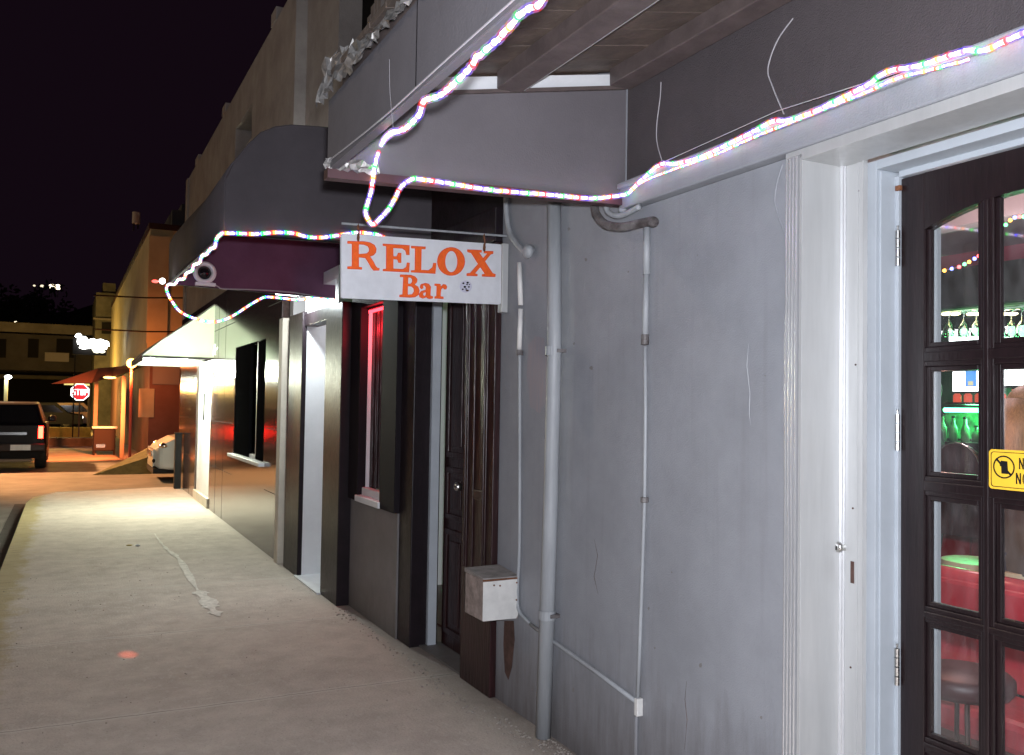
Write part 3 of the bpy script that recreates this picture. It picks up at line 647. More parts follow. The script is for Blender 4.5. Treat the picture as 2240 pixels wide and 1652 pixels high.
for i, (outer, holes) in enumerate(L_):
    lt = MB().prism([onsign(a, b_, .003) for a, b_ in outer], -sn*.0028, holes=[[onsign(a, b_, .003) for a, b_ in h] for h in holes]).build('letter', M['orange'], sg)
    mb = MB()
    for lp in [outer]+holes:
        pts = [onsign(a, b_, .003) for a, b_ in lp]; pts.append(pts[0]); mb.tube(pts, .0013, 5, cap=False)
    mb.build('outline', M['redline'], lt)
st = MB().prism([onsign(a, b_, .0015) for a, b_ in ell(1370,922,50,50)], -sn*.001).build('sticker', mat('pale sticker', (.55,.55,.66), .5), sg)
mb = MB()
for (a, b_, r) in ((1350,895,9),(1385,890,10),(1362,925,11),(1395,925,8),(1345,945,8),(1380,905,7),(1372,942,7),(1400,905,6)):
    mb.prism([onsign(x, y, .0025) for x, y in ell(a, b_, r, r*.8, 10)], -sn*.0008)
mb.build('mark', M['black'], st)
MB().prism([onsign(x, y, .0027) for x, y in ell(1382,955,13,8,12)], -sn*.0008).build('mark', M['stain'], st)
# hooks and the rod the sign hangs from
for (a, y0, y1) in ((482,405,545),(1523,485,630)):
    mb = MB(); pts = [onsign(a, y0, .0), onsign(a-3, y0+25, .006), onsign(a+5, (y0+y1)/2, .010), onsign(a-5, y1-25, .010), onsign(a, y1, .004)]
    mb.tube(smoothpath(pts, 4), .0045, 6); mb.build('hook', M['rust'], sg)
    mb = MB().prism([onsign(a+dx, y1-62+dy, .0012) for dx, dy in ((-8,0),(6,-4),(12,30),(8,62),(-2,72),(-12,40))], -sn*.0006); mb.build('rust_run', M['rust'], sg)
a = onsign(345,400); b_ = onsign(1640,500)
o = MB().tube([a, b_+(b_-a).normalized()*.05], .0055, 8).build('sign_rod', M['pipe']); tag(o, 'thin metal rod sticking out from the wall to carry the bar sign', 'rod')
# ================================================================== PIPES AND BOXES ON THE GREY WALL
def onw(px, py, off=.03): return onx(px, py, WX-off)
dp = thing('downpipe', onw(1188,1600), 'thick grey vertical downpipe on the grey wall right of the sign', 'pipe')
mb = MB().tube([onw(1212,430,.042), onw(1213,760,.042), onw(1205,1100,.042), onw(1188,1612,.042)], [.033,.033,.034,.036], 16); mb.build('pipe', M['pipe'], dp, smooth=True)
for (px, py) in ((1211,768),(1197,1345)):
    c = onw(px, py, .042); MB().lathe(c, [(.034,-.02),(.039,-.02),(.039,.02),(.034,.02)], 16).build('collar', M['pipe'], dp)
    MB().box(c.x-.005, WX, c.y-.045, c.y+.045, c.z-.008, c.z+.008).build('bracket', M['pipegrime'], dp)
cd = thing('conduit', onw(1132,1310,.016), 'narrow conduit with white sections bending above the meter box', 'conduit')
MB().tube(smoothpath([onw(1107,425,.02), onw(1108,470,.02), onw(1118,515,.022), onw(1148,553,.024)], 8), .014, 10).build('bend', M['pipe'], cd, smooth=True)
c = onw(1155,550,.03); MB().ball(c, .036, 12, (.7,1,1)).tube([c, c+Vector((0,-.03,.01))], .022).build('fitting', M['pipe'], cd, smooth=True)
for (a, b2) in (((1136,575),(1139,668)), ((1139,676),(1136,765))):
    MB().tube([onw(*a,.018), onw(*b2,.018)], .0125, 10).build('white_sleeve', M['pipewhite'], cd, smooth=True)
MB().tube(smoothpath([onw(1137,767,.014), onw(1137,1000,.012), onw(1136,1200,.012), onw(1132,1290,.012), onw(1135,1335,.012), onw(1160,1365,.012)], 8), .009, 8).build('lower_pipe', M['pipe'], cd, smooth=True)
c = onw(1137,772,.02); MB().lathe(c, [(.014,-.012),(.017,-.012),(.017,.014),(.014,.014)], 12).build('joint', M['pipegrime'], cd)
hp = MB().tube([onw(1160,1365,.012), onw(1200,1396,.014), onw(1300,1467,.014), onw(1394,1537,.014)], .009, 8).build('floor_pipe', M['pipe'], smooth=True); tag(hp, 'thin horizontal pipe running low on the grey wall towards the small white junction', 'pipe')
vp = thing('slim_pipe', onw(1393,1540,.014), 'slim rusty pipe running down the middle of the grey wall', 'pipe')
MB().tube([onw(1415,498,.018), onw(1414,600,.018)], .014, 10).build('sleeve', M['pipe'], vp, smooth=True)
MB().tube([onw(1414,600,.016), onw(1411,740,.016)], .012, 10).build('upper_pipe', M['pipe'], vp, smooth=True)
MB().tube([onw(1411,758,.014), onw(1412,900,.013), onw(1410,1100,.014), onw(1400,1400,.013), onw(1395,1530,.014)], .008, 8).build('lower_pipe', M['pipe'], vp, smooth=True)
for yv in (737, 748, 1093): MB().lathe(onw(1411 if yv < 900 else 1410, yv, .015), [(.012,-.012),(.0155,-.01),(.0155,.008),(.012,.01)], 10).build('coupling', M['pipegrime'], vp)
MB().tube([onw(1392,1566,.008), onw(1390,1700,.006)], .008, 8).build('painted_pipe', M['greywall'], vp)
c = onw(1396,1546,.016); o = MB().box(c.x-.012, WX, c.y-.011, c.y+.011, c.z-.035, c.z+.032).build('junction_box', M['boxfront'], bevel=.003); tag(o, 'tiny white junction sleeve low on the grey wall', 'junction box')
# drain elbow under the beam end
de = thing('drain_elbow', onw(1430,490,.05), 'grimy curved drain pipe end hanging below the beam', 'pipe')
MB().tube(smoothpath([onw(1300,448,.06), onw(1305,470,.075), onw(1325,491,.085), onw(1360,497,.075), onw(1395,490,.055), onw(1425,484,.04)], 6), [.018]*31, 12).build('elbow', M['pipegrime'], de, smooth=True)
c = onw(1428,486,.035); MB().ball(c, .024, 12, (1,1,.9)).build('end_cap', M['pipegrime'], de, smooth=True)
c = onw(1362,458,.03); MB().ball(c, .016, 10, (1,1.6,1)).build('putty_lump', M['pipe'], de, smooth=True)
MB().tube(smoothpath([onw(1325,448,.05), onw(1332,466,.05), onw(1358,472,.04), onw(1400,452,.03)], 6), .012, 8).build('inner_elbow', M['pipe'], de, smooth=True)
# flat metal strip next to the sign
a = onx(1100,558,2.0); o = MB().box(1.985, 2.019, a.y-.028, a.y+.02, onx(1100,684,2.0).z, 2.34).build('metal_strip', M['alu'], bevel=.002); tag(o, 'short flat metal strip on the wall corner touching the sign edge', 'strip')
# meter box
mbx = thing('meter_box', (1.91, 3.99, .46), 'small weathered metal meter box with white front, low on the wall corner', 'meter box')
bx0, bx1, by0, by1, bz0, bz1 = 1.823, 2.012, 3.905, 4.125, .462, .662
MB().box(bx0, bx1, by0, by1, bz0, bz1).build('body', M['boxside'], mbx, bevel=.004)
mb = MB(); mb.prism([(bx0-.004,by0-.004,bz0+.004),(bx1-.012,by0-.004,bz0+.002),(bx1-.002,by0-.004,bz0+.02),(bx1-.012,by0-.004,bz1-.07),(bx1-.006,by0-.004,bz1-.006),(bx0-.004,by0-.004,bz1-.01)], (0,.0035,0)); mb.build('front_plate', M['boxfront'], mbx)
mb = MB(); mb.hexa([(bx0-.006,by0-.008,bz1+.002),(bx1,by0-.008,bz1+.002),(bx1,by1,bz1+.004),(bx0-.006,by1,bz1+.004),(bx0-.006,by0-.008,bz1+.009),(bx1,by0-.008,bz1+.009),(bx1,by1,bz1+.028),(bx0-.006,by1,bz1+.024)]); mb.build('lid', M['boxtop'], mbx, bevel=.002)
MB().box(bx0-.005, bx1, by0-.007, by0+.001, bz1-.006, bz1+.0015).build('lid_lip', M['rust'], mbx)
for (fx, fz) in ((.28,.86),(.45,.84),(.93,.88),(.93,.46)):
    MB().lathe((bx0+fx*(bx1-bx0), by0-.006, bz0+fz*.2), [(.0001,-.001),(.0045,-.001),(.0045,.001)], 10, axis='y').build('screw', M['rust'], mbx)
# stains that stay on the wall
def smear(name, pts, m, X=WX-.002, lab=None):
    o = MB().add([onx(a, b_, X) for a, b_ in pts], [tuple(range(len(pts)))]).build(name, m, bar); 
    if lab: o['label'] = lab
    return o
smear('rust_stain', [(1103,1358),(1124,1358),(1126,1400),(1120,1460),(1112,1488),(1104,1470),(1101,1410)], M['stain'], WX-.002, 'brown run-off stain below the meter box')
for k, pts in enumerate(([(1638,750),(1634,800),(1640,860),(1637,905),(1643,930)], [(1300,1180),(1306,1215),(1301,1262),(1309,1300)], [(1500,1490),(1497,1530),(1503,1575),(1499,1640)])):
    MB().tube([onx(a+random.uniform(-2,2), b_, WX-.0002) for a, b_ in pts], [.0004]+[.0011]*(len(pts)-2)+[.0004], 4).build('crack', M['stain'] if k else M['pipe'], bar)
for k in range(16):       # small chips and plaster blisters in the paint
    a_, b_ = random.uniform(1240,1715), random.choice([random.uniform(500,900), random.uniform(1250,1640)]); rr_ = random.uniform(1.5,4.5)
    o = MB().add([onx(a_+rr_*random.uniform(.5,1.2)*math.cos(q*1.05), b_+rr_*random.uniform(.6,1.5)*math.sin(q*1.05), WX-.0009) for q in range(6)], [(0,1,2,3,4,5)]).build('paint_chip', M['lowwall'], bar)
M['peach2'] = mat('scuffed paint', (.33,.28,.29), .6, col2=(.27,.275,.31), scale=14, streak=True)
smear('scuff', [(1156,755),(1172,735),(1190,740),(1196,790),(1194,880),(1180,905),(1160,890),(1152,820)], M['peach2'], WX-.0015)

# ================================================================== CABLES UNDER THE AWNING
for nm, pts, lab in (
    ('hanging_wire', [(1446,180),(1444,215),(1437,270),(1437,310),(1448,352)], 'short pale wire hanging from the awning end panel to the light string'),
    ('hanging_wire', [(1735,40),(1700,90),(1680,150),(1690,190),(1715,250)], 'long loose grey wire hanging on the dark wall above the light string'),
    ('hanging_wire', [(1712,360),(1700,400),(1695,440),(1705,480),(1720,520)], 'faint thread of wire on the grey wall by the shutter track')):
    P = [onx(a, b_, (WX-.012 if b_ > 340 and a > 1500 else WX-.03)) for a, b_ in pts]
    o = MB().tube(smoothpath(P, 8), .0022 if nm else .002, 5).build(nm, M['cable'] if 'thread' not in lab else M['greywall']); tag(o, lab, 'wire', 'loose wires by the entrance')
o = MB().tube([onx(1440,360,1.96), onx(1700,243,1.965), onx(1960,160,1.965), onx(2240,66,1.965)], .0018, 5).build('guide_wire', M['cable']); tag(o, 'taut thin wire stretched along the beam behind the light string', 'wire')

# ================================================================== ROPE LIGHTS
EM = [emis('rope white glow', (.92,.80,1), 6.0), emis('rope red glow', (1,.02,.02), 10), emis('rope green glow', (.02,1,.06), 8), emis('rope blue glow', (.05,.03,1), 14), emis('rope amber glow', (1,.25,.03), 8)]
def bloom_sleeve_mat(name, col, k, a):
    m = bpy.data.materials.new(name); m.use_nodes = True; nt = m.node_tree; N = nt.nodes; L = nt.links; N.remove(N['Principled BSDF'])
    e = N.new('ShaderNodeEmission'); e.inputs[0].default_value = (*col,1); e.inputs[1].default_value = k; t = N.new('ShaderNodeBsdfTransparent')
    mx = N.new('ShaderNodeMixShader'); mx.inputs[0].default_value = a; L.new(t.outputs[0], mx.inputs[1]); L.new(e.outputs[0], mx.inputs[2]); L.new(mx.outputs[0], N['Material Output'].inputs[0]); return m
SL = [bloom_sleeve_mat('bloom painted sleeve '+n_, c_, 1.1, .24) for n_, c_ in (('violet',(.5,.3,1)),('red',(1,.06,.05)),('green',(.05,1,.12)),('blue',(.10,.08,1)),('amber',(1,.35,.05)))]
EF = [emis('far white glow', (1,.85,.95), 2.6), emis('far red glow', (1,.10,.05), 3.5), emis('far green glow', (.10,1,.2), 4.5), emis('far blue glow', (.16,.14,1), 5.5), emis('far amber glow', (1,.5,.1), 3.5)]
def pastel(n, c, s): return emis(n, tuple(.45+.55*x for x in c), s)
EM += [pastel('rope pale red glow', (1,.1,.1), 3.6), pastel('rope pale green glow', (.1,1,.2), 3.2), pastel('rope pale blue glow', (.25,.2,1), 4.0), pastel('rope pale amber glow', (1,.6,.2), 3.4)]
def rope(name, pts, r, label, step=.008, mats=EM, seq='0515007370062600848', wob=.001):
    P = resample(smoothpath(pts, 10), step); t = thing(name, P[len(P)//2], label, 'light string')
    P = [p+Vector((random.uniform(-wob,wob), random.uniform(-wob,wob), random.uniform(-wob,wob))) for p in P]
    rad = [r*(1.18 if seq[i % len(seq)] in '1234' else 1.0 if seq[i % len(seq)] != '0' else .88) for i in range(len(P))]
    MB().tube(P, rad, 8, cols=lambda i: int(seq[i % len(seq)])).build('rope', mats, t, smooth=True)
    near = lambda i: next((int(seq[(i+d) % len(seq)]) for d in (0,1) if seq[(i+d) % len(seq)] in '1234'), 0)
    MB().tube(P, [r*1.95]*len(P), 8, cols=near).build('sleeve', SL, t, smooth=True)  # sleeve emission stands in for the coloured bloom round the rope
    return t
front = [(.772,-.2,2.325),(.770,.8,2.322),(.770,1.35,2.318)] + [onx(a, b_, .772) for a, b_ in [(1187,0),(1158,18),(1137,33),(1098,77),(1053,119),(1040,124),(1033,143),(997,179),(964,208),(936,217)]] + [onx(a, b_, .768) for a, b_ in [(925,223),(919,247),(902,268),(878,286),(856,291)]]
LY = EY-.035
front += [ony(a, b_, LY) for a, b_ in [(836,313),(821,357),(812,417),(800,459),(804,478),(815,491),(832,477),(851,456),(866,430),(878,408),(902,392),(925,393),(1000,404),(1060,414),(1130,421),(1200,426),(1290,434),(1340,430)]]
front += [onx(a, b_, 1.945) for a, b_ in [(1372,424),(1385,412),(1410,388),(1445,360),(1480,358),(1530,345),(1580,322),(1640,292),(1690,266),(1725,264),(1780,245),(1850,210),(1900,185),(1925,165),(1955,153),(2000,146),(2060,128),(2110,112),(2160,108)]] + [onx(2240,72,1.95), onx(2500,-30,1.95)]
rope('rope_light', front, .0056, 'glaring multicoloured rope light looped along the timber awning and the beam over the entrance')
lower = [onx(a, b_, 1.95) for a, b_ in [(1378,418),(1410,396),(1470,372),(1560,340),(1650,300),(1730,268),(1820,232),(1900,200),(1960,172),(2040,152),(2120,130)]]
rope('rope_light', lower, .0034, 'thin dimmer strand of the lights lying directly on the beam edge', mats=EF, seq='000102030004')
SY = BY0-.02
far = [ony(a, b_, SY) for a, b_ in [(1066,530),(1055,522),(1030,519),(1005,521),(985,526),(960,540),(930,550),(890,545),(850,525),(830,515),(810,511),(780,509),(740,515),(700,520),(670,518),(640,510),(600,509),(560,512),(520,511),(490,510)]]
zig = [(484,512),(474,522),(470,540),(460,545),(452,556),(442,560),(436,575),(424,580),(420,592),(408,598),(402,610),(390,612),(382,622),(370,622)]
for i, (a, b_) in enumerate(zig):
    t = i/(len(zig)-1); far.append(onx(a, b_, .722-.04*t))
far += [ony(a, b_, BY1+.02) for a, b_ in [(364,630),(368,645),(378,662),(392,680),(415,693),(445,702),(470,704),(495,698),(520,685),(545,668),(570,654),(585,650),(620,653),(650,656),(690,651),(720,654),(745,658),(762,654)]]
rope('rope_light', far, .0068, 'multicoloured rope light hung around the barrel awning with a drooping far loop', step=.013, mats=EM, seq='3070415062')
o = thing('bulb_light', onx(355,615,.62), 'single white bulb at the outer corner of the barrel awning', 'lamp')
MB().ball(o.location, .022, 10).build('bulb', emis('bulb', (1,1,.95), 8), o); MB().ball(o.location+Vector((-.05,.0,-.006)), .012, 8, (2,1,1)).build('red_tip', emis('red tip', (1,.1,.08), 2.5), o)

# red laser dot from a small party lamp clipped beneath the timber awning
sl = thing('party_lamp', (1.0, 2.2, 2.5), 'small black red-beam party lamp under the timber awning', 'lamp')
MB().tube([(1.0,2.2,2.62),(1.0,2.2,2.50)], .02).build('body', M['black'], sl)
tgt = onz(280,1432)
light('red_beam', 'SPOT', (.99,2.2,2.485), 900, (1,.10,.02), .002, sl, tgt, 1.7, 1.0)

# grit and crumbs of plaster along the foot of the wall
mb = MB()
for k in range(420):
    yy = random.uniform(2.3, 6.4) if k % 3 else random.gauss(3.45, .18); xx = 2.0-abs(random.gauss(0,.05)); q = random.uniform(.002,.007)
    if 3.6 < yy: xx -= .07
    if 4.0 < yy: xx -= .06
    mb.ball((xx, yy, q*.5), q, 4, (random.uniform(.7,1.5), random.uniform(.7,1.6), .7))
for k in range(260): mb.ball((random.uniform(-.4,1.95), random.uniform(2.2,9), .002), random.uniform(.0015,.004), 4, (1.3,1,.6))
o = mb.build('grit', mat('grit', (.16,.13,.11), .9, col2=(.4,.37,.33), scale=40)); tag(o, kind='stuff')
o = MB().tube(smoothpath([onx(852,130,.775), onx(853,200,.775), onx(860,278,.775)], 5), .0006, 4).build('hanging_wire', M['cable']); tag(o, 'hair-thin thread hanging down the outside of the fascia board', 'wire', 'loose wires by the entrance')
# litter
o = MB().ball(onz(301,1195)+Vector((0,0,.01)), .02, 6, (1.2,.8,.5)).build('litter', M['white']); tag(o, 'scrap of white paper litter on the pavement', 'litter')
o = MB().ball(onz(283,1194)+Vector((0,0,.006)), .02, 6, (1.6,.8,.3)).build('litter', M['yellowpaint']); tag(o, 'small flattened yellowish wrapper on the pavement', 'litter')

# ================================================================== INSIDE THE BAR
room = thing('bar_room', (4, 3, 0), 'dim interior shell of the bar seen through the glazed door', 'room')
MB().box(2.31, 6.2, -1.5, 7, -.02, .015).build('floor', mat('dark red floor', (.10,.045,.035), .4, var=.3, scale=3), room)
mb = MB(); mb.box(2.31, 6.2, -1.5, 7, 2.62, 3.0); mb.box(4.3, 4.42, -1.5, 7, 2.52, 2.62); mb.build('ceiling', mat('pale ceiling', (.45,.43,.44), .6), room)
MB().box(5.6, 5.7, -1.5, 7, 0, 2.95).build('back_wall', mat('black back wall', (.018,.02,.02), .6), room)
MB().box(5.56, 5.6, -1.4, 6.9, 2.40, 2.62).build('back_wall', mat('pink upper wall', (.45,.12,.16), .6), room)
MB().box(2.31, 6.2, 6.9, 7, 0, 2.95).build('side_wall', mat('red side wall', (.22,.03,.03), .6), room)
MB().box(2.31, 6.2, -1.5, -1.4, 0, 2.95).build('side_wall', mat('black side wall', (.03,.03,.03), .6), room)
IX = 5.1
def rect(px0, py0, px1, py1, X): a = onx(px0, py0, X); b = onx(px1, py1, X); return min(a.y,b.y), max(a.y,b.y), min(a.z,b.z), max(a.z,b.z)
# bulkhead with glass rack over the bar
y0, y1, z0, z1 = rect(2048, 600, 2300, 700, 4.9)
MB().box(4.9, 5.6, y0, y1+.25, 2.16, 2.40).build('bulkhead', mat('black bulkhead', (.03,.035,.035), .5), room)
green = emis('green neon', (.08,1,.28), 12); greenb = emis('green shelf glow', (.02,.55,.12), .6)
def strip(px0, px1, py, X, r=.012, lab=''):
    a, b = onx(px0, py, X), onx(px1, py, X); b.z = a.z
    t = thing('neon_strip', (a+b)/2, lab, 'neon light', 'green neon strips of the bar'); MB().tube([a, b], r, 8).build('tube', green, t); MB().box(a.x+.012, a.x+.03, min(a.y,b.y), max(a.y,b.y), a.z-.01, a.z+.01).build('holder', M['black'], t); return t
strip(2066, 2400, 807, 4.92, .010, 'green neon strip above the television screens')
strip(2066, 2400, 897, 5.0, .014, 'green neon strip under the bottle shelf')
# screens
def screen(px0, py0, px1, py1, X, lab, st=3.0, poster=False):
    y0, y1, z0, z1 = rect(px0, py0, px1, py1, X); t = thing('television', (X, (y0+y1)/2, z0), lab, 'screen', 'glowing screens behind the bar')
    MB().box(X+.006, X+.05, y0-.012, y1+.012, z0-.012, z1+.012).build('housing', M['black'], t, bevel=.003)
    MB().box(X, X+.005, y0, y1, z0, z1).build('display', emis('white screen', (.9,1,.98), st), t)
    if poster:
        yy0, yy1, a, b = rect(2112, 812, 2136, 846, X)
        MB().box(X-.002, X-.0005, yy0, yy1, a, b).build('blue_panel', emis('blue picture', (.10,.25,.75), 1.0), t)
        MB().box(X-.004, X-.0025, yy0+.02, yy1-.02, a+.08*(b-a)/.11*.11, a+.35*(b-a)).build('tan_panel', emis('tan caption', (.6,.5,.35), .9), t)
screen(2076, 722, 2140, 752, 4.95, 'white light box behind the hanging glasses on the left', 4)
screen(2180, 716, 2300, 748, 4.95, 'white light box behind the hanging glasses on the right', 4)
screen(2084, 813, 2139, 856, 4.97, 'bright television with a small blue picture', 3, True)
screen(2180, 810, 2300, 842, 4.97, 'bright blank television beside the one with the blue picture', 4)
# red lit shelf with bottles, green lit niche
y0, y1, z0, z1 = rect(2068, 880, 2300, 886, 5.0)
sh = thing('bottle_shelf', (5.1, (y0+y1)/2, z0), 'shelf of bottles glowing red under the screens', 'shelf')
MB().box(5.0, 5.35, y0, y1, z0, z1).build('board', M['darkwood'], sh)
bp = None
for k in range(9):
    yy = y0+.04+k*(y1-y0-.08)/8
    b = thing('bottle', (5.06, yy, z1), 'small red-lit bottle on the shelf, number of many alike', 'bottle', 'bottles on the red shelf') if bp is None else copy_tree(bp)
    if bp is None:
        MB().lathe((5.06,yy,z1), [(.0001,0),(.025,0),(.025,.045),(.010,.06),(.010,.08),(.0001,.08)], 10).build('glass', emis('red lit bottle', (.9,.12,.06), .55), b, smooth=True)
        MB().lathe((5.06,yy,z1+.08), [(.0001,0),(.011,0),(.011,.012),(.0001,.012)], 10).build('cap', M['black'], b); bp = b
    b.location = (5.06, yy, z1); b['label'] = 'small red-lit bottle standing on the shelf under the televisions'
y0, y1, z0, z1 = rect(2068, 900, 2300, 968, 5.45)
nb = MB().box(5.45, 5.5, y0, y1, z0, z1).build('niche_panel', mat('green lit niche back', (.10,.30,.14), .5, col2=(.01,.02,.015), scale=9)); tag(nb, 'green glowing back panel behind the bar counter', 'panel')
p = onx(2085, 966, 5.2); bc = MB().box(5.1, 5.44, p.y-1.2, p.y+.1, p.z-.04, p.z).build('back_counter', M['darkwood']); tag(bc, 'dark back counter carrying the green-lit bottles', 'counter')
gb = None
for k in range(11):
    yy = p.y+.05-k*.075; sc3 = random.uniform(.7,1.25)
    b = thing('bottle', (5.2, yy, p.z), 'green-lit bottle on the back counter', 'bottle', 'bottles on the green-lit back counter') if gb is None else copy_tree(gb)
    if gb is None:
        MB().lathe((5.2,yy,p.z), [(.0001,0),(.027,0),(.027,.08),(.011,.11),(.011,.14),(.0001,.14)], 10).build('glass', mat('green bottle glass', (.10,.22,.12), .1), b, smooth=True)
        MB().lathe((5.2,yy,p.z+.14), [(.0001,0),(.012,0),(.012,.012),(.0001,.012)], 10).build('cap', M['black'], b); gb = b
    b.location = (5.2+random.uniform(-.05,.05), yy, p.z); b.scale = (1,1,sc3)
light('neon_fill', 'POINT', (5.25, 3.75, 1.50), 26, (.12,1,.32), .1, room)  # added fills without fixtures, here and below, supplementing neon and screens
light('screen_fill', 'POINT', (4.6, 3.4, 2.0), 3, (.85,1,.95), .15, room)
light('warm_fill', 'POINT', (3.9, 2.9, 2.2), 15, (1,.66,.66), .15, room)
light('red_fill', 'POINT', (3.0, 2.4, 1.5), 9.0, (1,.45,.35), .1, room)
# hanging wine glasses
wg = None; wmat = glassmat('wine glass', (.75,.95,.80), .05, .12)
for i, (px, py) in enumerate([(2048,700),(2076,700),(2108,700),(2136,698),(2187,700),(2213,698),(2236,697)]):
    p = onx(px, py, 4.7)
    if wg is None:
        g = thing('wine_glass', p, 'stemmed glass hanging upside down over the bar', 'glass', 'glasses hanging in the rack over the bar')
        MB().lathe(p, [(.0001,.055),(.036,.053),(.036,.050),(.004,.045),(.004,-.005),(.022,-.03),(.034,-.065),(.030,-.10),(.0285,-.10),(.032,-.065),(.020,-.03),(.0001,-.012)], 16).build('bowl', wmat, g, smooth=True); wg = g
    else: g = copy_tree(wg)
    g.location = p
rk = thing('glass_rack', (4.75, 3.5, 2.18), 'wire rack with warm spotlights holding the hanging glasses', 'rack')
a, b = onx(2046,688,4.7), onx(2300,688,4.7); b.z = a.z
MB().box(4.62, 4.78, min(a.y,b.y), max(a.y,b.y), a.z, a.z+.012).build('rail', mat('green lit rail', (.08,.25,.10), .3, metal=.5), rk)
for px in (2070, 2090, 2125, 2140, 2195, 2215): 
    p = onx(px, 687, 4.66); MB().ball(p, .016, 8, (1,2,.6)).build('spotlight', emis('warm spot', (1,.85,.45), 6), rk)
# red booth behind the lower panes
BX = 3.30; BZ = onx(2090,1252,BX).z
bo_ = thing('booth_bench', (BX, 2.6, 0), 'red vinyl booth bench filling the lower panes of the glazed door', 'bench')
rv = mat('booth red vinyl', (.48,.04,.06), .32, var=.25, scale=5, streak=True, coat=.3)
MB().box(BX, BX+.12, 1.3, 4.2, .42, BZ-.03).build('backrest', rv, bo_, bevel=.02)
MB().tube([(BX+.06,1.3,BZ-.035),(BX+.06,4.2,BZ-.035)], .045, 10).build('top_roll', rv, bo_, smooth=True)
MB().box(BX-.30, BX+.02, 1.3, 4.2, .30, .42).build('seat', rv, bo_, bevel=.03)
MB().box(BX-.26, BX+.12, 1.3, 4.2, .016, .30).build('base', mat('booth base', (.09,.04,.035), .4, var=.2), bo_)
strip(2072, 2134, 1106, 4.3, .011, 'glowing tube standing in for a neon reflection low behind the third row of panes'); strip(2178, 2206, 1116, 4.3, .010, 'glowing tube standing in for a neon reflection at the right, low behind the third row')  # added glowing tubes in place of the green neon's reflections
# bar counter (red padded front), round tables, chairs
y0, y1, z0, z1 = rect(2050, 1262, 2400, 1500, 4.2)
ct = thing('bar_counter', (4.3, 3, 0), 'long bar counter with red padded front', 'counter')
MB().box(4.4, 4.55, 1.6, 4.6, 0, 1.0).build('front', mat('red vinyl', (.30,.02,.03), .35, var=.15, scale=6, streak=True), ct)
mb = MB()
for k in range(12): mb.tube([(4.4,1.7+k*.25,.02),(4.4,1.7+k*.25,.98)], .006)
mb.build('piping', mat('dark red piping', (.15,.01,.015), .4), ct)
MB().box(4.32, 4.8, 1.6, 4.6, 1.0, 1.05).build('top', mat('dark counter top', (.03,.025,.025), .25), ct, bevel=.01)
def rtable(p, r, lab):
    t = thing('round_table', (p.x, p.y, 0), lab, 'table', 'small round bar tables')
    MB().lathe((p.x,p.y,p.z), [(.0001,-.025),(r,-.025),(r,0),(.0001,0)], 28).build('top', mat('pale laminate', (.62,.55,.36), .3), t)
    MB().tube([(p.x,p.y,.02),(p.x,p.y,p.z-.03)], .025, 10).build('leg', M['chrome'], t); MB().lathe((p.x,p.y,.015), [(.0001,0),(.17,0),(.15,.02),(.0001,.025)], 20).build('foot', M['chrome'], t)
rtable(onx(2135,1226,3.85), .15, 'small round pale table nearest the left panes'); rtable(onx(2240,1248,3.7), .12, 'small round pale table at the right edge of the glass')
ch = None
for (px, py, X, lab) in ((2105,1500,2.80,'low red padded stool behind the lowest full pane'),):
    p = onx(px, py, X)
    if ch is None:
        t = thing('bar_stool', (p.x, p.y, 0), lab, 'stool', 'red stools in the bar'); zs = p.z+.05
        MB().lathe((p.x,p.y,zs), [(.0001,-.07),(.15,-.07),(.165,-.05),(.165,-.015),(.15,0),(.0001,.004)], 24).build('seat', mat('red vinyl seat', (.06,.015,.02), .45), t, smooth=True)
        for k in range(4):
            a = math.pi/4+k*math.pi/2; MB().tube([(p.x+.10*math.cos(a),p.y+.10*math.sin(a),zs-.06),(p.x+.15*math.cos(a),p.y+.15*math.sin(a),.016)], .009, 8).build('leg', M['chrome'], t)
        ch = t
    else:
        t = copy_tree(ch); t.location = (p.x, p.y, 0); t['label'] = lab
# dark chair back
p = onx(2092,1005,3.6); t = thing('chair', (p.x, p.y, 0), 'dark chair with rounded back standing by the bar', 'chair')
mb = MB(); pts = [(p.x, p.y+.12*math.cos(a), p.z-.05+.12*math.sin(a)) for a in [math.pi*k/12 for k in range(13)]]
mb.prism(pts+[(p.x,p.y-.12,.95),(p.x,p.y+.12,.95)], (.03,0,0)); mb.build('backrest', M['darkwood'], t); MB().box(p.x, p.x+.32, p.y-.16, p.y+.16, .72, .77).build('seat', M['darkwood'], t, bevel=.01)
for dx in (.02,.30):
    for dy in (-.14,.14): MB().tube([(p.x+dx,p.y+dy,.72),(p.x+dx,p.y+dy,.016)], .014, 8).build('leg', M['darkwood'], t)
MB().tube([(x-.004,y,z+.004) for x,y,z in pts], .004, 6).build('rim', M['chrome'], t)

# string of coloured dots inside
t = thing('fairy_lights', onx(2100,590,3.0), 'string of coloured dot lights hanging from the bar ceiling', 'light string')
cols5 = [emis('dot '+n_, c_, 7) for n_, c_ in (('green',(.1,1,.25)),('amber',(1,.4,.05)),('blue',(.15,.2,1)),('red',(1,.08,.08)))]
pts = [(2051,597),(2066,592),(2082,588),(2098,584),(2110,578),(2120,573),(2132,566),(2141,560)]
P = [onx(a, b_, 3.0) for a, b_ in pts]; MB().tube(P, .0015, 5).build('cable', M['cable'], t)
for i, p in enumerate(P): MB().ball(p, .0068, 8).build('bulb', cols5[i % 4], t)
P2 = [onx(a, b_, 3.0) for a, b_ in [(2178,508),(2182,500),(2190,496),(2200,492),(2210,482),(2220,476),(2230,474),(2240,474),(2252,478)]]
MB().tube(P2, .0015, 5).build('cable', M['cable'], t)
for i, p in enumerate(P2): MB().ball(p, .0068, 8).build('bulb', cols5[(i+1) % 4], t)

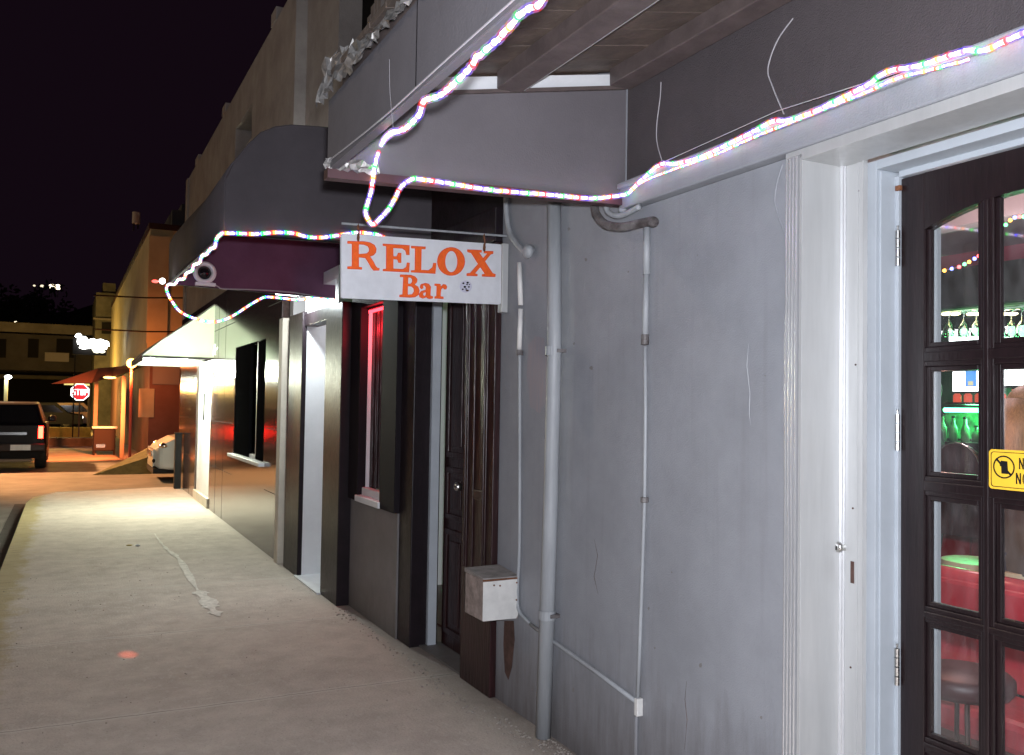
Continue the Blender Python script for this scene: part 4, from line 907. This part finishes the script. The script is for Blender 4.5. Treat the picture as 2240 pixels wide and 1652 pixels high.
# people: one continuous skin-modifier body each, plus hair and clothes
def person(loc, yaw, label, shirt, hair, skin=(.42,.24,.17), h=1.68, longhair=False, trousers=(.03,.03,.05)):
    t = thing('person', loc, label, 'person'); s = h/1.72
    J = {'pelvis':(0,0,.95),'waist':(0,0,1.08),'chest':(0,.01,1.28),'neck':(0,0,1.47),'head0':(0,-.01,1.55),'head1':(0,-.015,1.64),'head2':(0,0,1.70),
         'sL':(.19,0,1.42),'eL':(.27,.03,1.13),'wL':(.24,-.14,.92),'hL':(.23,-.20,.88),'sR':(-.19,0,1.42),'eR':(-.27,.03,1.13),'wR':(-.24,-.16,.93),'hR':(-.23,-.22,.90),
         'tL':(.10,0,.90),'kL':(.11,-.02,.50),'aL':(.11,.02,.09),'fL':(.12,-.14,.04),'tR':(-.10,0,.90),'kR':(-.11,-.02,.50),'aR':(-.11,.02,.09),'fR':(-.12,-.14,.04)}
    Rd = {'pelvis':.13,'waist':.115,'chest':.135,'neck':.055,'head0':.075,'head1':.088,'head2':.06,'sL':.062,'eL':.042,'wL':.028,'hL':.03,'sR':.062,'eR':.042,'wR':.028,'hR':.03,
          'tL':.085,'kL':.06,'aL':.04,'fL':.035,'tR':.085,'kR':.06,'aR':.04,'fR':.035}
    E_ = [('pelvis','waist'),('waist','chest'),('chest','neck'),('neck','head0'),('head0','head1'),('head1','head2'),('chest','sL'),('sL','eL'),('eL','wL'),('wL','hL'),('chest','sR'),('sR','eR'),('eR','wR'),('wR','hR'),
          ('pelvis','tL'),('tL','kL'),('kL','aL'),('aL','fL'),('pelvis','tR'),('tR','kR'),('kR','aR'),('aR','fR')]
    for sd, sx in (('L',1),('R',-1)):       # five fingers
        hx, hy, hz = J['h'+sd]
        for q, (dx, L) in enumerate(((-.022,.05),(-.008,.065),(.008,.07),(.022,.062))):
            n1 = f'g{sd}{q}a'; n2 = f'g{sd}{q}b'; J[n1] = (hx+dx, hy-.03-L*.4, hz-.01); J[n2] = (hx+dx, hy-.03-L*.8, hz-.035); Rd[n1] = .009; Rd[n2] = .007; E_ += [('h'+sd, n1), (n1, n2)]
        n1 = f't{sd}a'; J[n1] = (hx-sx*.045, hy-.02, hz-.01); Rd[n1] = .010; E_.append(('h'+sd, n1))
    names = list(J); rot = Matrix.Rotation(yaw, 3, 'Z')
    me = bpy.data.meshes.new('body'); me.from_pydata([rot @ (Vector(J[n])*s) for n in names], [(names.index(a), names.index(b)) for a, b in E_], [])
    ob = bpy.data.objects.new('body', me); COL.objects.link(ob); ob.parent = t
    sk = ob.modifiers.new('skin', 'SKIN'); 
    for i, n in enumerate(names): me.skin_vertices[0].data[i].radius = (Rd[n]*s, Rd[n]*s*(.8 if n in ('chest','pelvis','waist') else 1))
    me.skin_vertices[0].data[0].use_root = True
    ss = ob.modifiers.new('sub', 'SUBSURF'); ss.levels = 2; ss.render_levels = 2
    me.materials.append(mat('skin', skin, .5))
    def lath(name, prof, m, c=(0,0,0), sc=(1,1,1)):
        mb = MB().lathe((0,0,0), prof, 20); mb.v = [Vector(loc)+rot @ (Vector((v.x*sc[0]+c[0], v.y*sc[1]+c[1], v.z+c[2]))*s) for v in mb.v]; return mb.build(name, m, t, smooth=True)
    sm_ = mat('shirt', shirt, .85, var=.15, scale=12)
    lath('shirt', [(.15,.88),(.162,.95),(.155,1.08),(.175,1.25),(.18,1.36),(.12,1.45),(.065,1.475)], sm_, sc=(1.08,.74,1))
    for sx in (1,-1):
        mb = MB().tube([Vector(loc)+rot @ (Vector(p)*s) for p in ((sx*.13,0,1.41),(sx*.195,0,1.40),(sx*.235,.015,1.28),(sx*.262,.028,1.16))], [.07*s,.082*s,.068*s,.062*s], 14); mb.build('sleeve', sm_, t, smooth=True)
        mb = MB().tube([Vector(loc)+rot @ (Vector(p)*s) for p in ((sx*.07,0,.98),(sx*.10,0,.88),(sx*.112,-.02,.5),(sx*.112,.02,.10))], [.12*s,.112*s,.078*s,.06*s], 14); mb.build('trouser_leg', mat('trousers', trousers, .85), t, smooth=True)
    hb = MB().ball((0,0,0), .105, 14, (1,1.08,1.1)); hb.v = [Vector(loc)+rot @ ((Vector(v)+Vector((0,.022,1.645)))*s) for v in hb.v]
    hm = mat('hair', hair, .5, var=.35, scale=60, streak=True); hb.build('hair', hm, t, smooth=True)
    if longhair:
        mb = MB().tube([Vector(loc)+rot @ (Vector(p)*s) for p in ((0,.05,1.66),(0,.09,1.55),(0,.11,1.40),(0,.10,1.22))], [.10*s,.105*s,.10*s,.03*s], 14); mb.build('long_hair', hm, t, smooth=True)
    eye = mat('eye', (.02,.015,.012), .2)
    mb = MB()
    for sx in (1,-1): mb.ball(Vector(loc)+rot @ (Vector((sx*.031,-.088,1.625))*s), .011, 8)
    mb.build('eyes', eye, t)
    return t
p = onx(2045,900,4.02); person((p.x, p.y+.12, .015), math.radians(200), 'person in a dark short-sleeved shirt standing with bare forearm at the bar', (.02,.035,.04), (.02,.014,.01))
p = onx(2252,900,3.7); person((p.x, p.y-.02, .015), math.radians(80), 'person with long light brown hair seen from behind at the right edge', (.10,.08,.06), (.28,.18,.08), h=1.58, longhair=True)

# ================================================================== THE STREET BEYOND
G = -.12
po = onz(376,1058,0); bo = thing('bollard', (1.76, 16.35, 0), 'dark square bollard post at the pavement corner', 'bollard')
MB().box(1.69, 1.80, 16.2, 16.32, 0, .93).build('post', M['black'], bo, bevel=.008); MB().box(1.68, 1.81, 16.19, 16.33, .93, .96).build('cap', M['black'], bo, bevel=.005)

def wheel(parent, c, r, wd, axis='x'):
    prof = [(r*.62,-wd/2),(r*.93,-wd/2),(r,-wd/2+.03),(r,wd/2-.03),(r*.93,wd/2),(r*.62,wd/2)]
    ty = MB().lathe(c, prof, 24, axis=axis).build('wheel', M['rubber'], parent, smooth=True)
    MB().lathe(c, [(.0001,-wd/2+.01),(r*.2,-wd/2+.0),(r*.6,-wd/2+.03),(r*.62,wd/2-.03),(r*.2,wd/2),(.0001,wd/2-.01)], 16, axis=axis).build('rim', M['chrome'], ty)
# SUV parked ahead at the left edge, rear towards the camera
RX = -.38; SW = 1.86; X0, X1 = RX-SW, RX; Y0 = 23.0
sv = thing('parked_suv', ((X0+X1)/2, Y0+2.2, G), 'black SUV seen from behind with one red tail light', 'car')
mb = MB()
sec = lambda y, ins, top, bot=.42: [(X0+ins, y, G+bot), (X1-ins, y, G+bot), (X1-ins+.0, y, G+.95), (X1-ins-.02, y, G+top), (X0+ins+.02, y, G+top), (X0+ins, y, G+.95)]
ss_ = [sec(Y0,.06,1.0), sec(Y0+.12,.0,1.08), sec(Y0+3.1,.0,1.05), sec(Y0+4.3,.05,.92), sec(Y0+4.6,.16,.80)]
vs = [v for s in ss_ for v in s]; fs = [(j*6+k, j*6+(k+1) % 6, (j+1)*6+(k+1) % 6, (j+1)*6+k) for j in range(4) for k in range(6)]+[tuple(range(6)), tuple(24+k for k in range(6))[::-1]]
mb.add(vs, fs); mb.build('body', M['blackgloss'], sv, smooth=False, bevel=.03)
cab = [[(X0+.04,Y0+.05,G+1.0),(X1-.04,Y0+.05,G+1.0),(X1-.20,Y0+.42,G+1.52),(X0+.20,Y0+.42,G+1.52)], [(X0+.04,Y0+3.2,G+1.03),(X1-.04,Y0+3.2,G+1.03),(X1-.22,Y0+2.5,G+1.55),(X0+.22,Y0+2.5,G+1.55)]]
mb = MB().add(cab[0]+cab[1], [(0,1,2,3),(7,6,5,4),(1,5,6,2),(0,3,7,4),(3,2,6,7),(0,4,5,1)]); mb.build('cabin', M['blackgloss'], sv, bevel=.04)
MB().add([(X0+.16,Y0+.055,G+1.08),(X1-.16,Y0+.055,G+1.08),(X1-.28,Y0+.36,G+1.46),(X0+.28,Y0+.36,G+1.46),(X0+.16,Y0+.075,G+1.08),(X1-.16,Y0+.075,G+1.08),(X1-.28,Y0+.38,G+1.46),(X0+.28,Y0+.38,G+1.46)], [(0,1,2,3),(4,7,6,5),(0,4,5,1),(1,5,6,2),(2,6,7,3),(3,7,4,0)]).build('rear_window', M['carglass'], sv)
mb = MB(); mb.box(X0+.02, X1-.02, Y0-.14, Y0+.05, G+.44, G+.60); mb.build('bumper', mat('grey bumper', (.045,.035,.035), .5, spec=.2), sv, bevel=.02)
MB().box(X0+.12, X1-.28, Y0-.10, Y0+.02, G+.20, G+.26).build('tow_bar', mat('brown steel', (.22,.16,.12), .6), sv, bevel=.01)
MB().box(X0+.10, X1-.10, Y0-.02, Y0+.4, G+.26, G+.43).build('underbody', M['black'], sv)
for (a, b_) in ((X1-.17, X1-.07), (X0+.07, X0+.17)):
    MB().box(a, b_, Y0-.006, Y0+.06, G+.72, G+1.0).build('tail_light', emis('tail light', (1,.012,.006), 45 if a > -1 else 12), sv, bevel=.01)
cx = (X0+X1)/2+.12; MB().box(cx+.1, cx+.50, Y0-.155, Y0-.142, G+.46, G+.585).build('number_plate', M['alu'], sv)
MB().box(X0+.3, X1-.4, Y0-.012, Y0+.01, G+.80, G+.86).build('trim', M['chrome'], sv)
for x in (X0+.12, X1-.12):
    for y in (Y0+.75, Y0+3.6): wheel(sv, (x, y, G+.36), .36, .24)
MB().box(X1-.02, X1+.16, Y0+2.7, Y0+2.85, G+1.05, G+1.2).build('mirror', M['blackgloss'], sv, bevel=.03)
# white pickup nose round the corner
nx0 = 1.58; py0, py1 = 18.9, 20.6
pk = thing('white_pickup', (3.7, 19.7, G), 'whitish pickup poking its front out of the side street', 'car')
sec2 = lambda x, z0, z1, i: [(x, py0+i, G+z0), (x, py1-i, G+z0), (x, py1-i, G+z1), (x, py0+i, G+z1)]
ss_ = [sec2(nx0,.34,.62,.28), sec2(nx0+.12,.26,.74,.08), sec2(nx0+.4,.24,.88,.01), sec2(nx0+1.3,.24,1.0,0), sec2(nx0+5.0,.24,1.02,0)]
vs = [v for s in ss_ for v in s]; fs = [(j*4+k, j*4+(k+1) % 4, (j+1)*4+(k+1) % 4, (j+1)*4+k) for j in range(4) for k in range(4)]+[(0,1,2,3), (16,17,18,19)[::-1]]
MB().add(vs, fs).build('body', M['whitepaint'], pk, bevel=.05)
cb = [[(nx0+1.3,py0+.03,G+.99),(nx0+1.3,py1-.03,G+.99),(nx0+3.3,py1-.03,G+.99),(nx0+3.3,py0+.03,G+.99)], [(nx0+1.9,py0+.2,G+1.55),(nx0+1.9,py1-.2,G+1.55),(nx0+3.1,py1-.2,G+1.55),(nx0+3.1,py0+.2,G+1.55)]]
MB().hexa(cb[0]+cb[1]).build('cabin', M['carglass'], pk, bevel=.04)
for y in (py0+.16, py1-.16):
    MB().ball((nx0+.20, y, G+.72), .10, 10, (1.1,1.3,.65)).build('headlight', M['chrome'], pk, smooth=True)
    MB().ball((nx0+.03, y+(.12 if y < 19.5 else -.12), G+.42), .07, 10, (.6,1.2,.7)).build('fog_light', M['black'], pk, smooth=True)
MB().box(nx0-.03, nx0+.1, py0+.35, py1-.35, G+.50, G+.62).build('grille', M['chrome'], pk, bevel=.01)
MB().box(nx0+.0, nx0+.5, py0+.1, py1-.1, G+.17, G+.27).build('underbody', M['black'], pk)
for x in (nx0+.85, nx0+4.1):
    for y in (py0+.1, py1-.1): wheel(pk, (x, y, G+.33), .33, .2, 'y')
# low yellow bank / ramp beside it
vs = [(.55,21.2,G+.004),(2.9,21.2,G+.004),(2.9,23.5,G+.004),(1.0,23.5,G+.004),(1.75,22.2,G+.52),(2.9,22.0,G+.72),(2.9,23.2,G+.72),(2.0,23.0,G+.62)]
o = MB().add(vs, [(0,1,5,4),(1,2,6,5),(2,3,7,6),(3,0,4,7),(4,5,6,7)]).build('grass_bank', mat('dry grass bank', (.10,.09,.03), .95, var=.3, scale=6, bump=.6, bscale=20)); tag(o, kind='structure')

# corner building: red ground floor, yellow upper storey
cbx, cby = 1.95, 26.4
cn = thing('corner_building', (5, 32, G), 'yellow two storey corner building with dull red ground floor', 'building')
ztop = ony(325,500,cby).z; zmid = ony(330,775,cby).z
mb = MB(); mb.box(cbx, 12, cby, 60, zmid, ztop); mb.build('upper_wall', M['yellowwall'], cn)
mb = MB(); mb.box(cbx-.05, 12, cby-.06, 60, zmid-.25, zmid+.05); mb.box(cbx-.04, 12, cby-.05, 60, ztop, ztop+.16); mb.build('cornice', M['redroof'], cn)
MB().box(cbx+.1, 12, cby+.1, 60, G, zmid-.25).build('ground_wall', M['redwall'], cn)
def onc(px, py, off=0.): return ony(px, py, cby+.1-off)
def rc(name, px0, py0, px1, py1, m, off, th=.04):
    a, b_ = onc(px0,py0,off), onc(px1,py1,off); return MB().box(min(a.x,b_.x), max(a.x,b_.x), cby+.1-off-th, cby+.1-off, min(a.z,b_.z), max(a.z,b_.z)).build(name, m, cn)
rc('notice_board', 304, 850, 336, 913, M['creamnotice'], .0)
rc('panel', 335, 785, 392, 842, mat('grey sign panel', (.20,.16,.14), .7), .0)
rc('stucco_band', 283, 500, 287, 770, M['yellowwall'], -.07, .03) if False else None
MB().box(cbx-.03, cbx+.5, 26.3, 26.36, zmid+.3, ztop-.2).build('pilaster', M['yellowwall'], cn)
mb = MB(); mb.box(cbx+.6, 6, cby+.5, 34, ztop+.16, ztop+.7); mb.box(cbx+.9, cbx+1.6, cby+1, 33, ztop+.7, ztop+1.0); mb.build('roof_house', mat('dark roof house', (.06,.055,.06), .8), cn)
wt = thing('water_tank', ony(298,480,27.5), 'small grey water tank standing on the yellow roof', 'tank'); c = Vector(wt.location)
MB().lathe(c, [(.0001,.22),(.11,.20),(.11,-.12),(.0001,-.12)], 14).build('tank', mat('grey tank', (.25,.23,.22), .7), wt); mb = MB(); mb.tube([(c.x+.05,c.y,c.z-.12),(c.x+.05,c.y,ztop+.16)], .02); mb.tube([(c.x-.06,c.y,c.z-.12),(c.x-.06,c.y,ztop+.1)], .02); mb.build('stand', M['black'], wt)
for nm, y, lab in (('power_line', 648, 'upper dark cable crossing in front of the yellow building'), ('power_line', 722, 'lower dark cable crossing in front of the yellow building')):
    A = ony(205, y-2, 25.5); B = ony(420, y+4, 25.5)
    o = MB().tube([A, (A+B)/2-Vector((0,0,.03)), B], .022, 6).build(nm, M['black']); tag(o, lab, 'cable')
# porch of the corner building
pc = thing('porch', (1.2, 28, G), 'red tiled porch roof on posts at the street corner', 'porch')
a = ony(110, 835, 29); b_ = ony(262, 825, 27)
MB().prism([ony(112,840,29), ony(200,838,28.5), ony(268,818,27), ony(290,808,26.5), ony(288,800,26.5), ony(215,806,28.4)], (0,.5,.02)).build('roof', M['redroof'], pc)
for (px, Y, m) in ((269,27.0,M['concrete_far']),(209,29.0,M['concrete_far'])):
    q = ony(px, 900, Y); MB().box(q.x-.055, q.x+.055, q.y-.055, q.y+.055, G, ony(px,822,Y).z).build('post', m, pc, bevel=.01)
lf = thing('porch_lamp', ony(240,826,27.6), 'flat orange lamp under the porch roof', 'lamp'); c = Vector(lf.location)
MB().ball(c, .13, 10, (1.3,1,.28)).build('diffuser', emis('orange lamp', (1,.55,.15), 4), lf); MB().box(c.x-.12, c.x+.12, c.y-.1, c.y+.1, c.z+.03, c.z+.07).build('housing', M['black'], lf)
light('porch_light', 'POINT', c+Vector((0,-.1,-.25)), 40, (1,.32,.10), .15, lf)
sp = thing('street_lamp', ony(290,990,25.6), 'glaring orange globe lamp on a thin post before the red wall', 'street lamp'); sp.location.z = G; c = ony(288,795,25.6)
MB().ball(c, .13, 14).build('globe', emis('sodium globe', (1,.38,.08), 9), sp, smooth=True); MB().tube([(c.x+.02,c.y,G),(c.x,c.y,c.z-.09)], .035, 10).build('pole', mat('red lamp post', (.40,.08,.06), .5), sp)
light('sodium_light', 'POINT', (c.x-.1,c.y-.5,c.z+.02), 90, (1,.24,.06), .12, sp)
light('road_glow', 'SPOT', (c.x-.1,c.y-.3,c.z-.1), 6500, (1,.20,.05), .12, sp, (-.6,28.8,G), 80, .8)
# black bin cage / kiosk
kx = ony(228, 960, 29); ks = thing('black_kiosk', (kx.x, 29, G), 'dark metal barrel stand with pale top at the corner', 'kiosk')
mb = MB(); mb.box(kx.x-.30, kx.x+.30, 28.8, 29.3, G+.12, G+.78); mb.build('cabinet', M['black'], ks, bevel=.03)
MB().box(kx.x-.34, kx.x+.34, 28.75, 29.35, G+.78, G+.84).build('top', M['alu'], ks, bevel=.01)
for dx in (-.27, .27): MB().tube([(kx.x+dx,28.85,G),(kx.x+dx,28.85,G+.14)], .03).build('leg', M['black'], ks)
MB().box(kx.x-.22, kx.x+.02, 28.79, 28.81, G+.22, G+.32).build('drawer', M['chrome'], ks)
# stop sign
sc_ = ony(175, 858, 41); s = thing('stop_sign', (sc_.x, 41, G), 'red octagonal stop sign across the junction', 'sign')
octo = lambda r, yy: [(sc_.x+r*math.cos(math.radians(22.5+45*k)), yy, sc_.z+r*math.sin(math.radians(22.5+45*k))) for k in range(8)]
sw = emis('retroreflective white', (1,1,1), 0); sw.node_tree.nodes['Principled BSDF'].inputs['Base Color'].default_value = (.9,.9,.9,1)
def flash_glow(name, col, k):      # emission put into the faces for the flash the sheeting would return
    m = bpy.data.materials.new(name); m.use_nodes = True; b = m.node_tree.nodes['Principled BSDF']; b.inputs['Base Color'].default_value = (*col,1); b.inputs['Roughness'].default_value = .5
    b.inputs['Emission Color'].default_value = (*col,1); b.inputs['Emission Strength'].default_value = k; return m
RW = flash_glow('white sheeting with flash glow', (.95,.95,.97), 2.0); RR = flash_glow('red sheeting with flash glow', (.85,.03,.04), .9)
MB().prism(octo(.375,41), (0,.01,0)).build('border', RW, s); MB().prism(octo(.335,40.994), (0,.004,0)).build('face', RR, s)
mb = MB(); hh = .125; yy = 40.985
def bar_(x0, x1, z0, z1): mb.box(sc_.x+x0, sc_.x+x1, yy, yy+.004, sc_.z+z0, sc_.z+z1)
t_ = .042; w_ = .115
x = -.285
bar_(x,x+w_,hh-t_,hh); bar_(x,x+t_,.0,hh-t_); bar_(x,x+w_,-.02,.022-.001); bar_(x+w_-t_,x+w_,-hh+t_,-.02); bar_(x,x+w_,-hh,-hh+t_)
x += .15; bar_(x,x+w_,hh-t_,hh); bar_(x+w_/2-t_/2,x+w_/2+t_/2,-hh,hh-t_)
x += .15; bar_(x,x+w_,hh-t_,hh); bar_(x,x+w_,-hh,-hh+t_); bar_(x,x+t_,-hh+t_,hh-t_); bar_(x+w_-t_,x+w_,-hh+t_,hh-t_)
x += .15; bar_(x,x+t_,-hh,hh); bar_(x+t_,x+w_,hh-t_,hh); bar_(x+t_,x+w_,-.02,.022); bar_(x+w_-t_,x+w_,.022,hh-t_)
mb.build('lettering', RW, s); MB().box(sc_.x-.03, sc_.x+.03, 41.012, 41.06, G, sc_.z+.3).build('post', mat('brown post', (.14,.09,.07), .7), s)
# far arcade building
FB = 62; f = thing('arcade_building', ony(100,900,FB), 'long dim two storey building with a ground floor arcade across the street', 'building'); f.location.z = G
def fr(name, px0, py0, px1, py1, m, off=0., th=.3, par=None):
    a, b_ = ony(px0,py0,FB), ony(px1,py1,FB); return MB().box(min(a.x,b_.x), max(a.x,b_.x), FB-off-th, FB-off, min(a.z,b_.z), max(a.z,b_.z)).build(name, m, par or f)
fr('wall', -250, 732, 262, 822, M['farwall'], 0, 6); fr('ground_wall', -250, 822, 262, 960, M['fardark'], -2.5, 3)
fr('eave', -250, 822, 262, 827, M['concrete_far'], .302, .8); fr('arcade_beam', -250, 845, 262, 850, M['concrete_far'], 0, .4)
for px in (-60,-20,32,59,104,152,200,240): fr('column', px-3, 848, px+3, 930, M['concrete_far'], .1, .35)
for (a, b_) in ((-30,-5),(0,26),(70,90),(126,160)): fr('window', a, 754, b_, 792, M['fardark'], 6.01, .05)
fr('sign_panel', 103, 781, 150, 800, mat('dim grey sign', (.25,.22,.21), .8), 6.05, .15)
fr('cornice', -250, 729, 262, 733, M['concrete_far'], 6.0, .4)
# building between the arcade and the corner
p0, p1 = ony(207,760,50), ony(262,640,50)
nb2 = thing('grey_house', (p0.x+2, 52, G), 'dim greenish house with a stepped top left of the yellow building', 'building')
mb = MB(); mb.box(p0.x, p1.x+2, 50, 58, G, ony(220,640,50).z); mb.box(p0.x+.3, p0.x+.9, 50.1, 52, ony(220,640,50).z, ony(220,618,50).z); mb.build('wall', mat('grey green wall', (.11,.10,.07), .9, var=.5, scale=.8), nb2)
MB().box(p0.x-.1, p1.x+2, 49.9, 50, ony(220,700,50).z, ony(220,696,50).z).build('cornice', M['concrete_far'], nb2)
MB().box(p0.x+.3, p0.x+.8, 49.95, 50.0, ony(220,730,50).z, ony(220,705,50).z).build('window', M['fardark'], nb2)
# glowing script sign (illegible strokes), 40 m away
gs = thing('glowing_sign', ony(200,755,38), 'glowing white script sign above the junction', 'sign')
def gz(x, y, Y=38): return ony((200+x/7.467)/1.8286, (1300+y/7.467)/1.8286, Y)
sm1 = emis('white neon script', (1,1,.93), 7)
strokes = [[(800,380),(850,320),(880,340),(890,420),(880,500),(900,570)],[(900,560),(940,470),(1000,410),(1050,430),(1060,500),(1000,560),(940,600)],[(1050,520),(1100,520),(1130,600),(1160,520),(1200,500)],
  [(1200,600),(1210,500),(1280,480),(1330,500),(1330,600)],[(1330,600),(1390,530),(1420,600)],[(1430,600),(1440,510),(1520,490),(1570,520),(1560,610)],[(1570,600),(1620,540),(1690,550),(1700,640)],
  [(900,620),(1000,660),(1150,640),(1400,640),(1700,660)],[(960,640),(1000,580),(1100,620),(1250,600),(1500,620),(1680,600)]]
mb = MB()
for s_ in strokes: mb.tube(smoothpath([gz(*q) for q in s_], 5), .085, 8)
mb.build('script', sm1, gs)
mb = MB()
for s_ in ([(1270,760),(1330,740),(1400,770),(1480,745),(1560,770),(1600,745)],): mb.tube(smoothpath([gz(*q) for q in s_], 5), .10, 8)
mb.build('underline', emis('cream neon', (1,.95,.7), 1.6), gs)
MB().box(gz(700,0).x, gz(1720,0).x, 38.15, 38.22, gz(0,850).z, gz(0,350).z).build('backboard', M['fardark'], gs)
MB().box(gz(760,0).x, gz(800,0).x, 38.1, 38.2, G, gz(0,860).z).build('post', M['black'], gs)
# kerb, verge, yellow-lit forecourt
a = ony(112,960,34); 
o = MB().box(-1.5, 1.1, 34.5, 35.2, G, G+.28).build('hedge_planter', mat('dark planter', (.05,.045,.035), .9, var=.5, scale=5)); tag(o, 'low dark planter kerb across the junction', 'planter')
o = MB().box(-14, 2.4, 43, 58, G, G+.05).build('forecourt', mat('pale forecourt paving', (.30,.25,.17), .85, var=.2, scale=.8)); tag(o, kind='structure')
o = MB().box(-14, 1.0, 42.8, 42.95, G, G+.42).build('yellow_kerb', M['yellowpaint']); tag(o, 'low yellow wall lit by a street light beyond the junction', 'wall')
# cars parked far off
def smallcar(c, lab, paint, L=4.0, W=1.7):
    t = thing('parked_car', c, lab, 'car', 'cars parked beyond the junction'); x, y, z = c
    vs = []; P = [(-L/2,.3),(-L/2,.72),(-L*.36,.82),(-L*.2,1.32),(L*.18,1.34),(L*.33,.88),(L/2,.76),(L/2,.3)]
    MB().prism([(x+a, y-W/2, z+b) for a, b in P], (0,W,0)).build('body', paint, t, bevel=.05)
    MB().prism([(x+a, y-W/2-.01, z+b) for a, b in ((-L*.30,.86),(-L*.18,1.24),(L*.16,1.26),(L*.27,.88))], (0,W+.02,0)).build('side_window', M['carglass'], t)
    for dx in (-L*.31, L*.31):
        for dy in (-W/2+.1, W/2-.1): wheel(t, (x+dx, y+dy, z+.3), .3, .18, 'y')
    MB().ball((x+L/2-.05, y-W/2+.15, z+.62), .10, 8).build('headlight', emis('car light', (1,.98,.9), 5), t)
    return t
q = ony(143,925,55); smallcar((q.x-1.2, 54, G+.05), 'dark car parked under the far arcade', M['blackgloss'])
q = ony(187,925,57); smallcar((q.x-.9, 56, G+.05), 'orange and white car parked behind the stop sign post', mat('orange car paint', (.5,.18,.05), .3))
# far lamps
t = thing('street_lamp', ony(15,880,45), 'small white lamp on a pale post at the far left', 'street lamp'); c = ony(18,825,45); t.location = (c.x-.05, 45, G)
MB().ball(c, .11, 8, (1.3,1,.8)).build('globe', emis('white street lamp', (.9,1,.95), 12), t); MB().box(c.x-.14, c.x-.0, 45, 45.14, G, c.z-.08).build('pole', mat('pale post', (.35,.33,.20), .7), t)
light('white_light', 'POINT', c+Vector((0,-.4,0)), 50, (.95,1,.8), .1, t)
t = thing('street_lamp', ony(180,840,44), 'long flat glowing awning strip above the stop sign', 'street lamp'); a, b_ = ony(140,840,44), ony(196,842,44)  # yellowish awning strip built as an added lamp, glowing tube on a pole
MB().tube([a, b_], .05, 6).build('tube', emis('glowing awning strip', (.9,.75,.25), .8), t); MB().box(b_.x-.05, b_.x+.05, 44.1, 44.2, G, b_.z).build('pole', M['concrete_far'], t)
light('yellow_light', 'POINT', (-.6, 45.0, 2.2), 900, (1,.62,.15), .2, t)
for i, (px, py, r, lab) in enumerate([(75,625,.25,'faintest'),(92,626,.38,'dim'),(114,627,.7,'bright'),(127,628,.75,'brightest'),(36,709,.8,'low lone')]):
    q = ony(px, py, 290); t = thing('hill_lamp', (q.x, q.y, q.z-3), lab+' distant lamp on the dark hillside', 'lamp', 'lamps on the far hill')
    MB().ball(q, r, 8, (1.3,1,1)).build('globe', emis('hill lamp '+lab, (1,.85,.6), 3 if i > 1 else 1), t); MB().tube([(q.x,q.y+.2,q.z-3),(q.x,q.y+.2,q.z)], .1).build('pole', M['black'], t)
# street lights standing out of view on the left, over the road
for i, (x, y, z, pw, colr) in enumerate([(-6.5, 8.5, 7.0, 230, (1,.80,.66)), (-5.0, 27.5, 6.5, 260, (1,.74,.42))]):
    t = thing('street_lamp', (x, y, G), ('tall sodium street light over the road beside the camera' if i == 0 else 'tall sodium street light over the road before the junction'), 'street lamp', 'sodium lights along the road')
    MB().tube([(x-.6,y,G),(x-.6,y,z-.1),(x-.3,y,z+.12),(x,y,z+.1)], [.09,.06,.05,.04], 10).build('pole', M['steel'], t)
    MB().box(x-.1, x+.4, y-.12, y+.12, z+.03, z+.14).build('head', M['alu'], t, bevel=.02); MB().ball((x+.15,y,z+.02), .10, 8, (1.5,1,.4)).build('lens', emis('sodium lens', (1,.6,.25), 12), t)
    light('sodium_light', 'POINT', (x+.15, y, z-.12), pw, colr, .15, t)
    if i == 1: light('sodium_beam', 'SPOT', (x+.15, y, z-.12), 16000, (1,.46,.17), .15, t, (.8, 21.5, G), 50, .7)
# dark trees between the hill and the arcade
def tree(c, hgt, rad, lab, n=1500):
    t = thing('tree', c, lab, 'tree', 'dark trees behind the far building'); c = Vector(c)
    tr_ = MB().tube([c, c+Vector((.1,0,hgt*.45)), c+Vector((-.1,0,hgt*.8))], [rad*.10,rad*.07,rad*.03], 8)
    for k in range(5):
        a = k*1.25; tr_.tube([c+Vector((0,0,hgt*.4)), c+Vector((rad*.6*math.cos(a),rad*.6*math.sin(a),hgt*.75))], [rad*.05,rad*.015], 6)
    tr_.build('trunk', M['bark'], t); mb = MB(); cl = [(Vector((random.uniform(-.7,.7)*rad, random.uniform(-.7,.7)*rad, hgt*random.uniform(.55,.95))), rad*random.uniform(.25,.5)) for _ in range(12)]
    for k in range(n):
        o_, rr_ = random.choice(cl); d = Vector((random.gauss(0,1),random.gauss(0,1),random.gauss(0,1))).normalized()*rr_*random.uniform(.6,1.05); q = c+o_+d; s_ = random.uniform(.12,.3)
        u = Vector((random.gauss(0,1),random.gauss(0,1),random.gauss(0,1))).normalized()*s_; v = u.orthogonal().normalized()*s_*.6; mb.add([q-u, q+v, q+u, q-v], [(0,1,2,3)])
    mb.build('crown', M['hill'], t)
tree((-9,74,G), 8.5, 3.5, 'dark round tree behind the arcade at far left'); tree((-2.5,76,G), 9.5, 3.2, 'tall dark tree behind the middle of the arcade'); tree((2.2,73,G), 8.2, 2.6, 'dark tree behind the arcade next to the grey house')
